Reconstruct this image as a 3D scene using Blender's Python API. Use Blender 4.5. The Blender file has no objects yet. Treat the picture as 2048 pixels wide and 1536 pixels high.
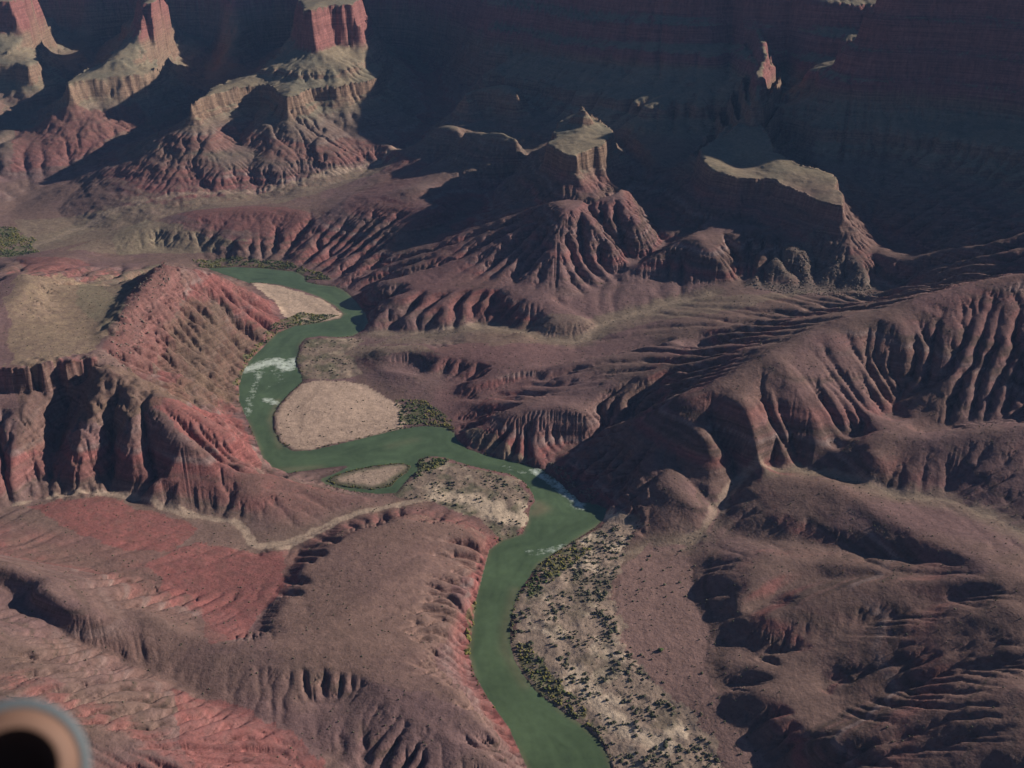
import bpy, math, random
import numpy as np

# ------------------------------------------------------------------ camera, sky, sun, exposure
CAM_H = 890.0                      # metres above the river
PITCH = math.radians(26.0)         # looking down
FPX = 2196.0                       # focal length in photograph pixels (2048 wide)
SUN_AZ = math.radians(18.0)        # from +x (right) towards +y (away)
SUN_EL = math.radians(23.5)

scene = bpy.context.scene
cam_data = bpy.data.cameras.new('camera')
cam = bpy.data.objects.new('camera', cam_data)
scene.collection.objects.link(cam)
cam.location = (0, 0, CAM_H)
cam.rotation_euler = (math.pi / 2 - PITCH, 0, 0)
cam_data.sensor_width = 36.0
cam_data.lens = 36.0 * FPX / 2048.0
cam_data.clip_start = 0.1
cam_data.clip_end = 60000
cam_data.dof.use_dof = True
cam_data.dof.focus_distance = 2200
cam_data.dof.aperture_fstop = 1.3
scene.camera = cam

world = bpy.data.worlds.new('World')
scene.world = world
world.use_nodes = True
wn = world.node_tree.nodes
bg = wn['Background']
sky = wn.new('ShaderNodeTexSky')
sky.sky_type = 'NISHITA'
sky.sun_disc = False
sky.sun_elevation = SUN_EL
sky.sun_rotation = math.pi / 2 - SUN_AZ
sky.altitude = 2500
sky.air_density = 0.75
sky.dust_density = 0.1
sky.ozone_density = 2.0
world.node_tree.links.new(sky.outputs[0], bg.inputs[0])
bg.inputs[1].default_value = 0.05

sun_data = bpy.data.lights.new('sun', 'SUN')
sun_data.energy = 5.0
sun_data.angle = math.radians(0.53)
sun_data.color = (1.0, 0.90, 0.78)
sun = bpy.data.objects.new('sun', sun_data)
scene.collection.objects.link(sun)
sx, sy, sz = (math.cos(SUN_EL) * math.cos(SUN_AZ), math.cos(SUN_EL) * math.sin(SUN_AZ), math.sin(SUN_EL))
sun.rotation_euler = (math.pi / 2 - SUN_EL, 0, math.atan2(sx, -sy))
sun.location = (2000, 800, 3000)

scene.view_settings.view_transform = 'Standard'
scene.view_settings.look = 'None'
scene.view_settings.gamma = 1.0
scene.view_settings.exposure = 0.22

# ------------------------------------------------------------------ small numpy toolbox
rng = np.random.default_rng(7)
random.seed(7)
COSP, SINP = math.cos(PITCH), math.sin(PITCH)


def ray(px, py):
    u = (np.asarray(px, float) - 1024.0) / FPX
    v = (768.0 - np.asarray(py, float)) / FPX
    return u, COSP + v * SINP, -SINP + v * COSP


def un(px, py, z):
    """survey point: the place at height z seen at photograph pixel (px, py)"""
    dx, dy, dz = ray(px, py)
    t = (z - CAM_H) / dz
    return np.stack([dx * t, dy * t, np.broadcast_to(z, np.shape(t)) * 1.0], -1)


_lat = np.random.default_rng(11).random((512, 512)).astype(np.float32)


def vnoise(x, y):
    xi = np.floor(x).astype(np.int64); yi = np.floor(y).astype(np.int64)
    fx = (x - xi).astype(np.float32); fy = (y - yi).astype(np.float32)
    fx = fx * fx * fx * (fx * (fx * 6 - 15) + 10); fy = fy * fy * fy * (fy * (fy * 6 - 15) + 10)
    a = _lat[xi & 511, yi & 511]; b = _lat[(xi + 1) & 511, yi & 511]
    c = _lat[xi & 511, (yi + 1) & 511]; d = _lat[(xi + 1) & 511, (yi + 1) & 511]
    return (a + (b - a) * fx) * (1 - fy) + (c + (d - c) * fx) * fy


def fbm(x, y, wl, octv=4, gain=0.5, seed=0):
    s = 0.0; a = 1.0; tot = 0.0
    f = 1.0 / wl
    ca, sa = 0.8, 0.6
    for o in range(octv):
        xx = (x * ca - y * sa) * f + 17.3 * (o + seed) + 5.1; yy = (x * sa + y * ca) * f + 31.7 * (o + seed)
        s = s + a * (vnoise(xx, yy) * 2 - 1); tot += a
        a *= gain; f *= 2.03; ca, sa = ca * 0.8 - sa * 0.6, sa * 0.8 + ca * 0.6
    return s / tot


def smooth(e0, e1, x):
    t = np.clip((x - e0) / (e1 - e0), 0, 1)
    return t * t * (3 - 2 * t)


def inpoly(x, y, poly):
    poly = np.asarray(poly)
    res = np.zeros(x.shape, bool)
    x0, y0 = poly.min(0)[:2]; x1, y1 = poly.max(0)[:2]
    m = (x >= x0) & (x <= x1) & (y >= y0) & (y <= y1)
    xx, yy = x[m], y[m]
    r = np.zeros(xx.shape, bool)
    n = len(poly)
    for i in range(n):
        ax, ay = poly[i][:2]; bx, by = poly[(i + 1) % n][:2]
        if ay == by: continue
        c = ((ay > yy) != (by > yy)) & (xx < (bx - ax) * (yy - ay) / (by - ay) + ax)
        r ^= c
    res[m] = r
    return res


def polydist(x, y, pts, closed=False, maxd=400.0):
    """distance to a polyline, only evaluated near it"""
    pts = np.asarray(pts)[:, :2]
    d = np.full(x.shape, maxd, np.float32)
    m = (x > pts[:, 0].min() - maxd) & (x < pts[:, 0].max() + maxd) & (y > pts[:, 1].min() - maxd) & (y < pts[:, 1].max() + maxd)
    xx, yy = x[m], y[m]; dd = np.full(xx.shape, maxd, np.float32)
    n = len(pts)
    for i in range(n if closed else n - 1):
        a = pts[i]; b = pts[(i + 1) % n]
        ab = b - a; L = max(float(ab @ ab), 1e-9)
        t = np.clip(((xx - a[0]) * ab[0] + (yy - a[1]) * ab[1]) / L, 0, 1)
        dd = np.minimum(dd, np.hypot(xx - a[0] - t * ab[0], yy - a[1] - t * ab[1]))
    d[m] = dd
    return d


# ------------------------------------------------------------------ the lie of the land: surveyed lines
# every line is a list of (photo x, photo y, height above river) turned into places on the map
RIVER_PX = [(415, 537), (470, 534), (530, 537), (590, 543), (608, 552), (612, 564), (640, 570), (672, 573), (692, 583), (712, 602), (732, 628),
            (738, 645), (728, 660), (705, 672), (680, 675), (640, 672), (612, 676), (599, 690), (597, 705), (592, 718), (596, 740), (604, 752),
            (604, 764), (575, 790), (556, 812), (546, 830), (548, 860), (560, 885), (585, 902), (620, 901), (680, 888), (740, 873), (800, 858),
            (850, 852), (890, 855), (908, 865), (915, 880), (935, 898), (970, 910), (1010, 920), (1050, 928), (1085, 940), (1110, 958),
            (1140, 985), (1160, 1005), (1190, 1008), (1215, 1018), (1207, 1040), (1190, 1055), (1150, 1080), (1110, 1105), (1075, 1130),
            (1058, 1155), (1040, 1180), (1028, 1210), (1020, 1245), (1020, 1285), (1028, 1320), (1050, 1355), (1075, 1385), (1120, 1420),
            (1165, 1450), (1200, 1480), (1215, 1510), (1235, 1560), (1262, 1640), (1290, 1720),
            (1130, 1720), (1085, 1620), (1056, 1540), (1040, 1505), (1020, 1460), (1000, 1430), (975, 1395), (950, 1350), (938, 1310),
            (945, 1250), (952, 1200), (965, 1150), (978, 1100), (1005, 1080), (1045, 1068), (1056, 1045), (1060, 1015), (1070, 1002),
            (1064, 985), (1050, 965), (1020, 948), (980, 940), (935, 930), (890, 915), (858, 912), (838, 918), (833, 928), (836, 940),
            (812, 962), (792, 986), (760, 988), (700, 982), (650, 968), (640, 958), (668, 948), (700, 934), (690, 931), (640, 937), (575, 946),
            (545, 935), (525, 915), (512, 880), (500, 850), (488, 825), (478, 800), (478, 770), (485, 745), (500, 720), (530, 690),
            (555, 665), (590, 652), (640, 645), (680, 637), (687, 628), (670, 612), (640, 595), (600, 580), (560, 570), (520, 565),
            (498, 566), (470, 556), (440, 546)]
ISLAND_PX = [(652, 961), (672, 950), (705, 940), (750, 931), (805, 926), (822, 932), (815, 945), (796, 957), (782, 973), (745, 980), (700, 975), (668, 969)]
UPPER_BAR_PX = [(500, 567), (520, 566), (560, 571), (600, 581), (640, 596), (669, 613), (685, 628), (679, 636), (640, 644), (595, 650), (570, 634), (550, 602), (522, 582)]
BIG_BAR_PX = [(606, 766), (577, 791), (558, 813), (548, 831), (550, 860), (562, 884), (586, 900), (620, 899), (680, 886), (740, 871), (800, 856),
              (818, 838), (800, 815), (770, 798), (735, 775), (690, 762), (640, 759)]
DELTA_PX = [(1190, 1010), (1217, 1018), (1280, 1050), (1262, 1085), (1240, 1130), (1225, 1200), (1240, 1280), (1270, 1330), (1330, 1400), (1420, 1500), (1500, 1640), (1262, 1640),
            (1235, 1560), (1217, 1510), (1202, 1480), (1167, 1450), (1122, 1420), (1077, 1385), (1052, 1355), (1030, 1320), (1022, 1285), (1022, 1245), (1030, 1210),
            (1042, 1180), (1060, 1155), (1077, 1130), (1112, 1105), (1152, 1080), (1192, 1055), (1209, 1040)]
FAN_PX = [(1240, 1130), (1300, 1075), (1400, 1090), (1440, 1010), (1465, 975), (1475, 1010), (1455, 1070), (1400, 1130), (1395, 1180), (1440, 1240), (1415, 1330), (1440, 1420), (1500, 1480), (1560, 1560), (1500, 1640), (1420, 1500), (1330, 1400), (1270, 1330), (1240, 1280), (1225, 1200)]
POINT_PX = [(838, 920), (858, 914), (890, 917), (935, 932), (980, 942), (1020, 950), (1048, 966), (1062, 986), (1066, 1002), (1058, 1015), (1052, 1046), (1040, 1066), (1003, 1078), (985, 1060), (930, 1025), (860, 1003), (800, 1000), (796, 988), (815, 963), (838, 941)]
NORTH_SHORE_PX = [(600, 692), (598, 706), (594, 720), (598, 742), (606, 756), (640, 755), (690, 756), (720, 752), (712, 725), (690, 705), (720, 685), (730, 676), (700, 676), (640, 675), (612, 679)]

L = []          # (world points Nx3)
RIMS = []


def line(*p):
    a = np.array(p, float)
    L.append(un(a[:, 0], a[:, 1], a[:, 2]))


def wline(*p):
    L.append(np.array(p, float))


def cliff(pts, gap=9.0):
    """pts: (px, rim_py, rim_z, base_py): a rim line and the foot of the cliff just in front of it"""
    a = np.array(pts, float)
    if len(a) > 1:                                   # buttresses and alcoves along the rim
        t = np.concatenate([[0], np.cumsum(np.hypot(np.diff(a[:, 0]), np.diff(a[:, 1])))])
        tt = np.arange(0, t[-1], 3.0)
        a = np.stack([np.interp(tt, t, a[:, k]) for k in range(4)], 1)
    rim = un(a[:, 0], a[:, 1], a[:, 2])
    r = np.hypot(rim[:, 0], rim[:, 1])
    dx, dy, dz = ray(a[:, 0], a[:, 3])
    zb = CAM_H + dz / np.hypot(dx, dy) * (r - gap)
    if len(a) > 1:
        s_ = np.arange(len(a)) * 1.0
        off = (vnoise(s_ / 5.0, s_ * 0 + a[0, 0]) - 0.5) * 18 + (vnoise(s_ / 1.7, s_ * 0 + a[0, 0] + 7) - 0.5) * 9
        kk = 1 + off / r
        rim[:, 0] *= kk; rim[:, 1] *= kk; r = r * kk
    k = (r - gap) / r
    foot = np.stack([rim[:, 0] * k, rim[:, 1] * k, np.minimum(zb, rim[:, 2])], -1)
    RIMS.append(rim)
    L.append(rim); L.append(foot)


# --- washes and valley floors
WASH = [(30, 1012, 42), (130, 992, 38), (240, 986, 34), (330, 1020, 27), (420, 1040, 22), (490, 1047, 18), (500, 1092, 15), (545, 1094, 13),
        (620, 1070, 10), (680, 1036, 8), (760, 1016, 6), (830, 1001, 5), (960, 966, 4), (1040, 958, 3)]
line((-120, 1030, 50), *WASH)
VALLEY = [(40, 505, 22), (200, 442, 30), (350, 416, 40), (540, 392, 58), (700, 352, 78), (800, 312, 98), (850, 285, 115)]
line((-100, 560, 16), *VALLEY)
line((290, 235, 165), (240, 275, 135), (190, 310, 105), (120, 348, 72), (60, 385, 52), (20, 430, 34))
GULLY1 = [(600, 1095, 14), (590, 1130, 22), (560, 1180, 30), (530, 1225, 36), (505, 1255, 40)]
line(*GULLY1)
GULLY2 = [(-40, 1140, 105), (40, 1195, 86), (130, 1270, 72), (250, 1322, 58), (340, 1362, 50), (430, 1405, 46), (540, 1448, 40), (640, 1490, 34), (720, 1545, 27), (800, 1640, 18)]
line(*GULLY2)
WASH_R = [(1215, 1110, 5), (1300, 1100, 8), (1380, 1092, 13), (1430, 1030, 20), (1458, 985, 26), (1490, 955, 32), (1590, 938, 42), (1700, 962, 50), (1800, 992, 58), (1900, 1000, 66), (1980, 1030, 74), (2060, 1075, 82), (2200, 1120, 95)]
line(*WASH_R)
MIDWASH = [(740, 668, 4), (850, 668, 10), (985, 650, 17), (1075, 675, 22), (1160, 690, 27), (1190, 655, 34), (1265, 630, 40), (1310, 622, 43), (1350, 600, 50), (1420, 590, 58)]
line(*MIDWASH)
line((1190, 655, 34), (1130, 600, 48), (1180, 585, 54), (1260, 545, 68), (1310, 510, 82), (1330, 480, 100), (1310, 430, 130))
line((720, 700, 6), (800, 690, 10), (900, 680, 14))
line((900, 860, 4), (960, 800, 16), (1010, 770, 22), (1100, 740, 30), (1250, 705, 42), (1400, 680, 58))
line((1095, 930, 4), (1150, 890, 14), (1210, 850, 30), (1290, 815, 50))
line((870, 835, 4), (800, 795, 4), (720, 758, 4), (800, 735, 8), (900, 772, 10), (920, 800, 9), (870, 835, 4))

# --- shore just above the water, and the flat bars
for poly, z in ((UPPER_BAR_PX, 2.0), (BIG_BAR_PX, 2.6), (ISLAND_PX, 1.2), (POINT_PX, 2.4), (NORTH_SHORE_PX, 3.0)):
    line(*[(x, y, z) for x, y in poly])
line((640, 820, 5.5), (700, 830, 5.0), (660, 790, 5.0))
line((930, 985, 5.5), (990, 1010, 5.5))
# delta and red fan right of the river
line((1120, 1160, 5), (1090, 1250, 6), (1130, 1340, 6), (1230, 1430, 6), (1310, 1530, 6))
line((1240, 1130, 9), (1220, 1220, 11), (1260, 1310, 12), (1350, 1420, 12), (1450, 1560, 12))
line((1385, 1140, 16), (1390, 1210, 18), (1420, 1260, 20), (1408, 1340, 19), (1440, 1430, 19), (1520, 1500, 19), (1600, 1600, 18))

# --- bottom-left country
line((975, 1098, 8), (960, 1130, 14), (930, 1180, 26), (890, 1250, 36), (880, 1320, 44), (930, 1385, 46), (985, 1460, 38), (1010, 1500, 30), (1040, 1600, 26))
line((960, 1075, 16), (900, 1050, 26), (800, 1040, 34), (720, 1060, 36), (650, 1095, 36), (620, 1130, 37), (600, 1180, 42), (560, 1240, 50))
line((860, 1120, 38), (760, 1170, 46), (680, 1240, 52), (560, 1290, 58))
line((850, 1300, 48), (720, 1290, 55), (580, 1300, 59), (440, 1290, 60), (360, 1265, 62), (280, 1225, 74))
line((950, 1430, 44), (840, 1385, 48), (700, 1360, 51), (540, 1335, 55), (430, 1318, 57))
line((1000, 1530, 34), (900, 1490, 40), (790, 1430, 44), (650, 1410, 40))
line((560, 1105, 22), (500, 1110, 21), (440, 1095, 24), (380, 1060, 27), (300, 1040, 33), (200, 1010, 40), (80, 1030, 50))
line((550, 1160, 27), (480, 1180, 28), (400, 1190, 33), (300, 1160, 42), (180, 1130, 56), (60, 1110, 72), (-80, 1080, 85))
line((490, 1265, 46), (400, 1260, 52), (330, 1230, 60), (220, 1200, 80), (120, 1160, 100), (30, 1130, 112), (-80, 1100, 120))
line((200, 1235, 84), (150, 1215, 96), (60, 1170, 110))
line((-60, 1260, 120), (60, 1300, 104), (200, 1350, 88), (330, 1390, 72), (450, 1440, 58), (560, 1490, 45), (640, 1560, 36))
line((-60, 1400, 140), (100, 1440, 120), (280, 1480, 96), (420, 1560, 78), (520, 1640, 60))

# --- dark-and-red hill between wash and river, left
line((545, 950, 10), (620, 970, 16), (680, 988, 15), (740, 1000, 9))
line((300, 965, 62), (350, 925, 70), (420, 925, 62), (500, 945, 46), (570, 955, 30), (640, 978, 22), (690, 995, 12))
line((400, 1020, 26), (470, 1000, 34), (520, 985, 36), (545, 965, 34))
line((170, 725, 150), (220, 745, 148), (290, 770, 134), (350, 800, 120), (420, 840, 96), (470, 870, 70), (505, 900, 40), (525, 925, 14))
line((290, 770, 134), (330, 850, 108), (380, 895, 86), (440, 935, 56))
line((200, 735, 148), (190, 800, 126), (170, 870, 98), (150, 930, 70), (150, 975, 44))
line((240, 760, 138), (260, 840, 110), (265, 900, 84), (270, 955, 54))
line((40, 990, 44), (60, 920, 72), (110, 930, 60))
line((110, 935, 56), (115, 870, 72), (140, 810, 90))
line((225, 960, 40), (220, 900, 72), (222, 850, 92))
line((330, 1000, 32), (310, 930, 60), (300, 890, 80))
line((-80, 1000, 62), (20, 960, 74), (40, 880, 100), (60, 800, 124))
# crest over the dark cliff at the left edge, and the tan badlands behind it
cliff([(-80, 738, 168, 790), (30, 735, 165, 790), (90, 728, 162, 780), (150, 720, 158, 770), (190, 716, 155, 745)])
line((-80, 640, 172), (30, 600, 172), (60, 560, 165), (30, 540, 160))
line((110, 590, 142), (160, 640, 140), (200, 700, 148))
line((262, 575, 128), (240, 600, 138), (215, 650, 144), (192, 695, 150))
line((290, 540, 60), (230, 565, 84), (180, 560, 104))
line((60, 520, 40), (120, 515, 48), (170, 530, 36))
line((200, 535, 24), (280, 525, 22), (330, 512, 16))
# red-and-dark peak above the river bend
line((200, 712, 150), (225, 660, 152), (250, 615, 156), (290, 570, 162), (315, 535, 168), (328, 516, 174))
line((328, 516, 174), (360, 530, 152), (400, 530, 130), (440, 548, 100), (480, 572, 70), (520, 595, 42), (548, 618, 20), (562, 640, 5))
line((360, 530, 152), (375, 600, 120), (385, 625, 108), (420, 600, 100), (450, 590, 86))
line((385, 625, 108), (400, 700, 72), (440, 760, 36), (478, 790, 6))
line((470, 640, 44), (500, 660, 24), (520, 680, 8))
line((300, 640, 128), (330, 700, 106), (380, 760, 76), (440, 800, 34), (480, 815, 8))

# --- flats and low hills behind the first bend
line((420, 520, 6), (520, 518, 6), (600, 532, 6), (650, 550, 5))
line((230, 515, 16), (330, 500, 14), (430, 505, 14), (520, 505, 18))
line((250, 470, 40), (290, 445, 52), (330, 460, 44), (400, 470, 38), (490, 490, 34))
line((360, 432, 62), (430, 420, 70), (500, 415, 74), (590, 420, 72), (640, 440, 58))
line((530, 500, 22), (560, 470, 40), (620, 450, 54), (700, 410, 84), (780, 385, 108), (850, 368, 128))
line((650, 545, 10), (690, 535, 22), (740, 548, 26), (738, 600, 26), (742, 640, 22))
line((700, 500, 42), (780, 490, 54), (830, 460, 74), (880, 400, 116))
line((770, 500, 44), (840, 490, 54), (930, 455, 92), (1000, 432, 118), (1060, 420, 140), (1110, 400, 168))
line((640, 403, 70), (720, 375, 84), (800, 350, 100), (880, 320, 118), (960, 300, 128))
# middle badlands
line((750, 700, 22), (840, 690, 30), (880, 715, 30), (850, 745, 22), (760, 735, 16))
line((900, 700, 32), (1000, 690, 36), (1060, 700, 34))
line((860, 655, 22), (940, 640, 32), (870, 630, 34), (800, 640, 26))
line((780, 590, 44), (900, 590, 50), (1010, 585, 58), (1040, 575, 62))
line((1040, 660, 38), (1120, 640, 50), (1180, 635, 52))
line((1020, 610, 52), (1100, 600, 58))
line((920, 770, 26), (1000, 750, 34), (1120, 725, 44), (1280, 690, 60), (1450, 650, 80), (1600, 615, 96), (1750, 590, 100))
line((940, 800, 22), (1040, 800, 34), (1130, 790, 44), (1220, 770, 58), (1330, 730, 84), (1480, 680, 118))
line((920, 860, 16), (960, 858, 20), (1000, 880, 18), (1040, 908, 14), (1075, 925, 10))
line((1000, 830, 36), (1060, 815, 46), (1130, 812, 52), (1180, 830, 46), (1110, 870, 22))
line((1500, 590, 68), (1600, 588, 74), (1750, 582, 86))

# --- the great red hill on the right, with its spurs
line((1118, 940, 11), (1150, 905, 21), (1200, 870, 38), (1260, 850, 62), (1330, 812, 102), (1430, 772, 124), (1530, 712, 146), (1640, 660, 160), (1700, 640, 168), (1780, 618, 178), (1860, 590, 192), (1960, 565, 205), (2080, 540, 225))
line((1250, 860, 60), (1290, 880, 64), (1320, 940, 50), (1350, 1000, 34), (1385, 1080, 13))
line((1170, 1010, 6), (1220, 1005, 14), (1260, 1040, 10), (1290, 1065, 9))
line((1230, 960, 26), (1200, 985, 13))
line((1330, 960, 46), (1390, 1010, 34), (1425, 1030, 22))
line((1345, 905, 60), (1380, 960, 40), (1420, 1010, 24))
line((1400, 860, 98), (1440, 900, 74), (1460, 950, 36))
line((1420, 850, 92), (1445, 880, 70), (1470, 930, 40))
line((1480, 790, 128), (1500, 850, 104), (1520, 900, 80), (1548, 945, 44))
line((1530, 820, 105), (1570, 900, 69), (1600, 930, 44))
line((1560, 720, 150), (1600, 780, 124), (1640, 850, 92), (1670, 900, 58), (1680, 915, 50))
line((1620, 690, 150), (1660, 780, 119), (1700, 850, 86), (1700, 890, 56))
line((1660, 670, 160), (1720, 740, 128), (1760, 800, 98), (1790, 840, 76))
line((1700, 690, 148), (1750, 770, 116), (1785, 830, 78))
line((1790, 640, 176), (1820, 720, 136), (1800, 800, 88))
# second hills, right edge
line((1610, 945, 44), (1650, 915, 60), (1700, 880, 80), (1760, 868, 92), (1850, 880, 98), (1960, 866, 112), (2080, 850, 128))
line((1740, 990, 54), (1740, 940, 74), (1750, 900, 88))
line((1900, 990, 66), (1890, 940, 82), (1880, 900, 96))
line((1780, 815, 84), (1840, 770, 112), (1900, 742, 134), (1980, 730, 146), (2080, 725, 155))
line((1840, 860, 80), (1920, 845, 92), (2040, 830, 108))
# lower right hills
line((1468, 1005, 28), (1490, 980, 44), (1560, 956, 54), (1640, 965, 60), (1700, 985, 68), (1760, 1025, 72), (1830, 1070, 78), (1920, 1110, 92), (2020, 1150, 108), (2150, 1200, 128))
line((1462, 1060, 22), (1500, 1040, 36), (1560, 1026, 48), (1620, 1045, 50), (1700, 1075, 54), (1800, 1100, 66), (1900, 1125, 84))
line((1470, 1075, 22), (1560, 1080, 34), (1700, 1100, 44), (1820, 1120, 62))
line((1400, 1135, 18), (1450, 1108, 34), (1520, 1100, 46), (1570, 1125, 50), (1640, 1120, 54), (1760, 1140, 64), (1860, 1150, 82))
line((1500, 1225, 30), (1560, 1180, 38), (1640, 1160, 46), (1740, 1150, 58))
line((1400, 1165, 20), (1440, 1150, 40), (1500, 1135, 50), (1570, 1125, 50))
line((1440, 1235, 21), (1480, 1200, 42), (1510, 1180, 48), (1560, 1150, 48))
line((1450, 1290, 23), (1540, 1230, 52), (1620, 1200, 62), (1730, 1165, 74), (1850, 1150, 88), (1960, 1160, 104))
line((1480, 1310, 26), (1600, 1290, 44), (1720, 1250, 56), (1850, 1210, 78), (1960, 1180, 96))
line((1640, 1370, 40), (1700, 1330, 56), (1800, 1280, 76), (1900, 1240, 96), (2030, 1210, 118))
line((1430, 1340, 21), (1500, 1330, 38), (1600, 1345, 42))
line((1440, 1400, 21), (1500, 1380, 40), (1580, 1390, 44))
line((1500, 1460, 22), (1560, 1435, 42), (1640, 1440, 46))
line((1560, 1530, 24), (1660, 1480, 62), (1780, 1440, 82), (1920, 1400, 108), (2060, 1370, 130))
line((1650, 1420, 44), (1780, 1380, 60), (1920, 1340, 88), (2060, 1300, 112))
line((1600, 1620, 44), (1800, 1560, 80), (2000, 1500, 118), (2200, 1460, 150))

# --- red cone and butte in the middle
line((760, 560, 46), (860, 560, 52), (960, 562, 58), (1050, 575, 62), (1130, 590, 58))
line((1130, 585, 58), (1200, 560, 66), (1260, 530, 76), (1300, 500, 88))
line((1110, 400, 170), (1140, 410, 168), (1180, 440, 150), (1230, 480, 120), (1280, 505, 92))
line((1130, 410, 172), (1120, 470, 128), (1110, 530, 90), (1105, 570, 66))
line((1125, 405, 172), (1060, 440, 136), (1000, 490, 98), (940, 530, 68))
line((1225, 370, 190), (1250, 365, 186), (1250, 400, 168), (1280, 450, 138), (1305, 488, 110))
cliff([(1098, 290, 238, 375), (1105, 290, 242, 370), (1125, 305, 240, 352), (1150, 315, 236, 358), (1165, 305, 240, 345), (1185, 295, 243, 335), (1205, 280, 248, 330), (1215, 265, 256, 320)])
line((1110, 250, 254), (1150, 258, 254), (1195, 250, 258))
line((1130, 240, 262), (1158, 205, 292), (1172, 215, 288), (1185, 250, 262))
line((1085, 250, 246), (1060, 252, 240), (980, 250, 228), (900, 238, 212), (860, 245, 190))
line((1060, 330, 128), (980, 390, 84), (900, 450, 58), (820, 492, 46))
# small lit knoll behind
line((930, 205, 205), (1035, 200, 208))
line((930, 150, 225), (1035, 150, 230))
# small pyramid
line((1190, 575, 54), (1260, 530, 84), (1330, 490, 114), (1388, 463, 134), (1400, 478, 132), (1430, 510, 112), (1470, 552, 78))
line((1300, 560, 62), (1400, 572, 62), (1470, 565, 66))
# mesa on the right with its talus cone
line((1480, 568, 66), (1560, 578, 66), (1660, 580, 68), (1780, 582, 78))
line((1655, 448, 152), (1640, 500, 112), (1630, 545, 84))
line((1655, 448, 152), (1700, 500, 122), (1730, 545, 98), (1780, 578, 80))
line((1655, 448, 152), (1590, 480, 130), (1520, 530, 96), (1480, 560, 70))
cliff([(1408, 300, 228, 372), (1415, 325, 224, 385), (1430, 340, 220, 392), (1480, 352, 216, 402), (1540, 358, 214, 415), (1600, 378, 208, 430), (1650, 400, 200, 443), (1682, 410, 196, 447)])
cliff([(1690, 396, 200, 440)], 14)
line((1692, 392, 200), (1655, 355, 212), (1600, 335, 222), (1550, 310, 232), (1530, 270, 246), (1512, 240, 262))
line((1700, 400, 165), (1690, 360, 176), (1640, 335, 190), (1580, 300, 205), (1550, 270, 218))
line((1435, 330, 226), (1445, 290, 240), (1470, 265, 250), (1505, 235, 264))
line((1460, 335, 222), (1500, 310, 222), (1525, 300, 230))
line((1380, 300, 196), (1440, 255, 214), (1490, 225, 232))
# lit rib running up the dark wall
line((1510, 240, 262), (1512, 200, 296), (1514, 160, 332), (1522, 120, 366), (1526, 80, 396), (1512, 45, 420), (1500, 0, 460))
line((1550, 235, 236), (1560, 160, 300), (1575, 100, 350), (1560, 40, 410))
line((1470, 230, 240), (1460, 160, 310), (1460, 100, 350), (1455, 30, 410))

# --- butte at upper left with bench cliffs
line((130, 345, 76), (200, 385, 54), (330, 400, 46))
line((380, 232, 206), (300, 300, 142), (200, 350, 92), (130, 378, 66))
line((400, 235, 208), (350, 330, 124), (300, 400, 62))
line((450, 245, 206), (440, 330, 132), (420, 400, 66))
line((540, 230, 206), (530, 280, 168), (560, 330, 124), (600, 370, 84))
line((600, 290, 140), (640, 330, 110))
line((660, 250, 198), (650, 290, 160), (680, 330, 108))
line((770, 240, 200), (790, 265, 172), (770, 300, 124))
cliff([(372, 205, 246, 222), (380, 195, 250, 226), (430, 182, 256, 214), (500, 172, 262, 206), (545, 172, 264, 205)], 10)
cliff([(618, 170, 268, 208), (680, 172, 266, 208), (740, 165, 268, 203), (760, 155, 270, 195)], 10)
line((545, 172, 264), (560, 185, 258), (580, 190, 262), (600, 180, 266), (618, 170, 268))
cliff([(372, 222, 214, 234), (450, 215, 214, 232), (535, 212, 216, 236)], 12)
cliff([(630, 218, 214, 238), (720, 225, 210, 246), (775, 228, 206, 252)], 12)
line((560, 220, 196), (575, 260, 158), (590, 300, 122))
line((450, 175, 262), (520, 145, 288), (560, 118, 312), (590, 98, 334))
cliff([(596, 30, 424, 95), (610, 25, 430, 100), (640, 32, 430, 102), (655, 50, 424, 92), (670, 26, 436, 84), (700, 20, 440, 80), (722, 20, 442, 82)], 16)
line((725, 60, 400), (745, 90, 352), (760, 130, 306), (768, 160, 270))
line((600, -20, 470), (720, -30, 478))
line((580, 60, 380), (575, 20, 420))
line((800, 260, 140), (840, 200, 190), (860, 120, 260), (850, 30, 340))
# far-left butte
line((20, 360, 70), (60, 352, 74), (120, 342, 80))
line((20, 270, 150), (100, 215, 196), (140, 205, 206))
cliff([(140, 168, 256, 196), (175, 158, 260, 198), (230, 156, 260, 197), (290, 152, 262, 192), (308, 145, 264, 182)], 10)
line((310, 200, 206), (300, 250, 160), (260, 270, 138))
line((160, 150, 264), (220, 120, 292), (280, 72, 340), (330, 65, 348))
cliff([(275, 62, 352, 74), (330, 20, 414, 66)], 16)
line((340, 70, 332), (330, 110, 300), (310, 140, 268))
line((20, 150, 232), (70, 140, 240), (75, 165, 214))
cliff([(-40, 128, 270, 158), (30, 125, 270, 155), (70, 130, 266, 160)], 10)
line((30, 110, 290), (60, 60, 340), (100, 40, 360))
line((110, 170, 186), (160, 120, 230), (130, 60, 310), (100, 20, 380))
line((400, 150, 214), (430, 90, 290), (450, 30, 360))
line((350, 190, 190), (380, 130, 230), (370, 60, 320))

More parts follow.
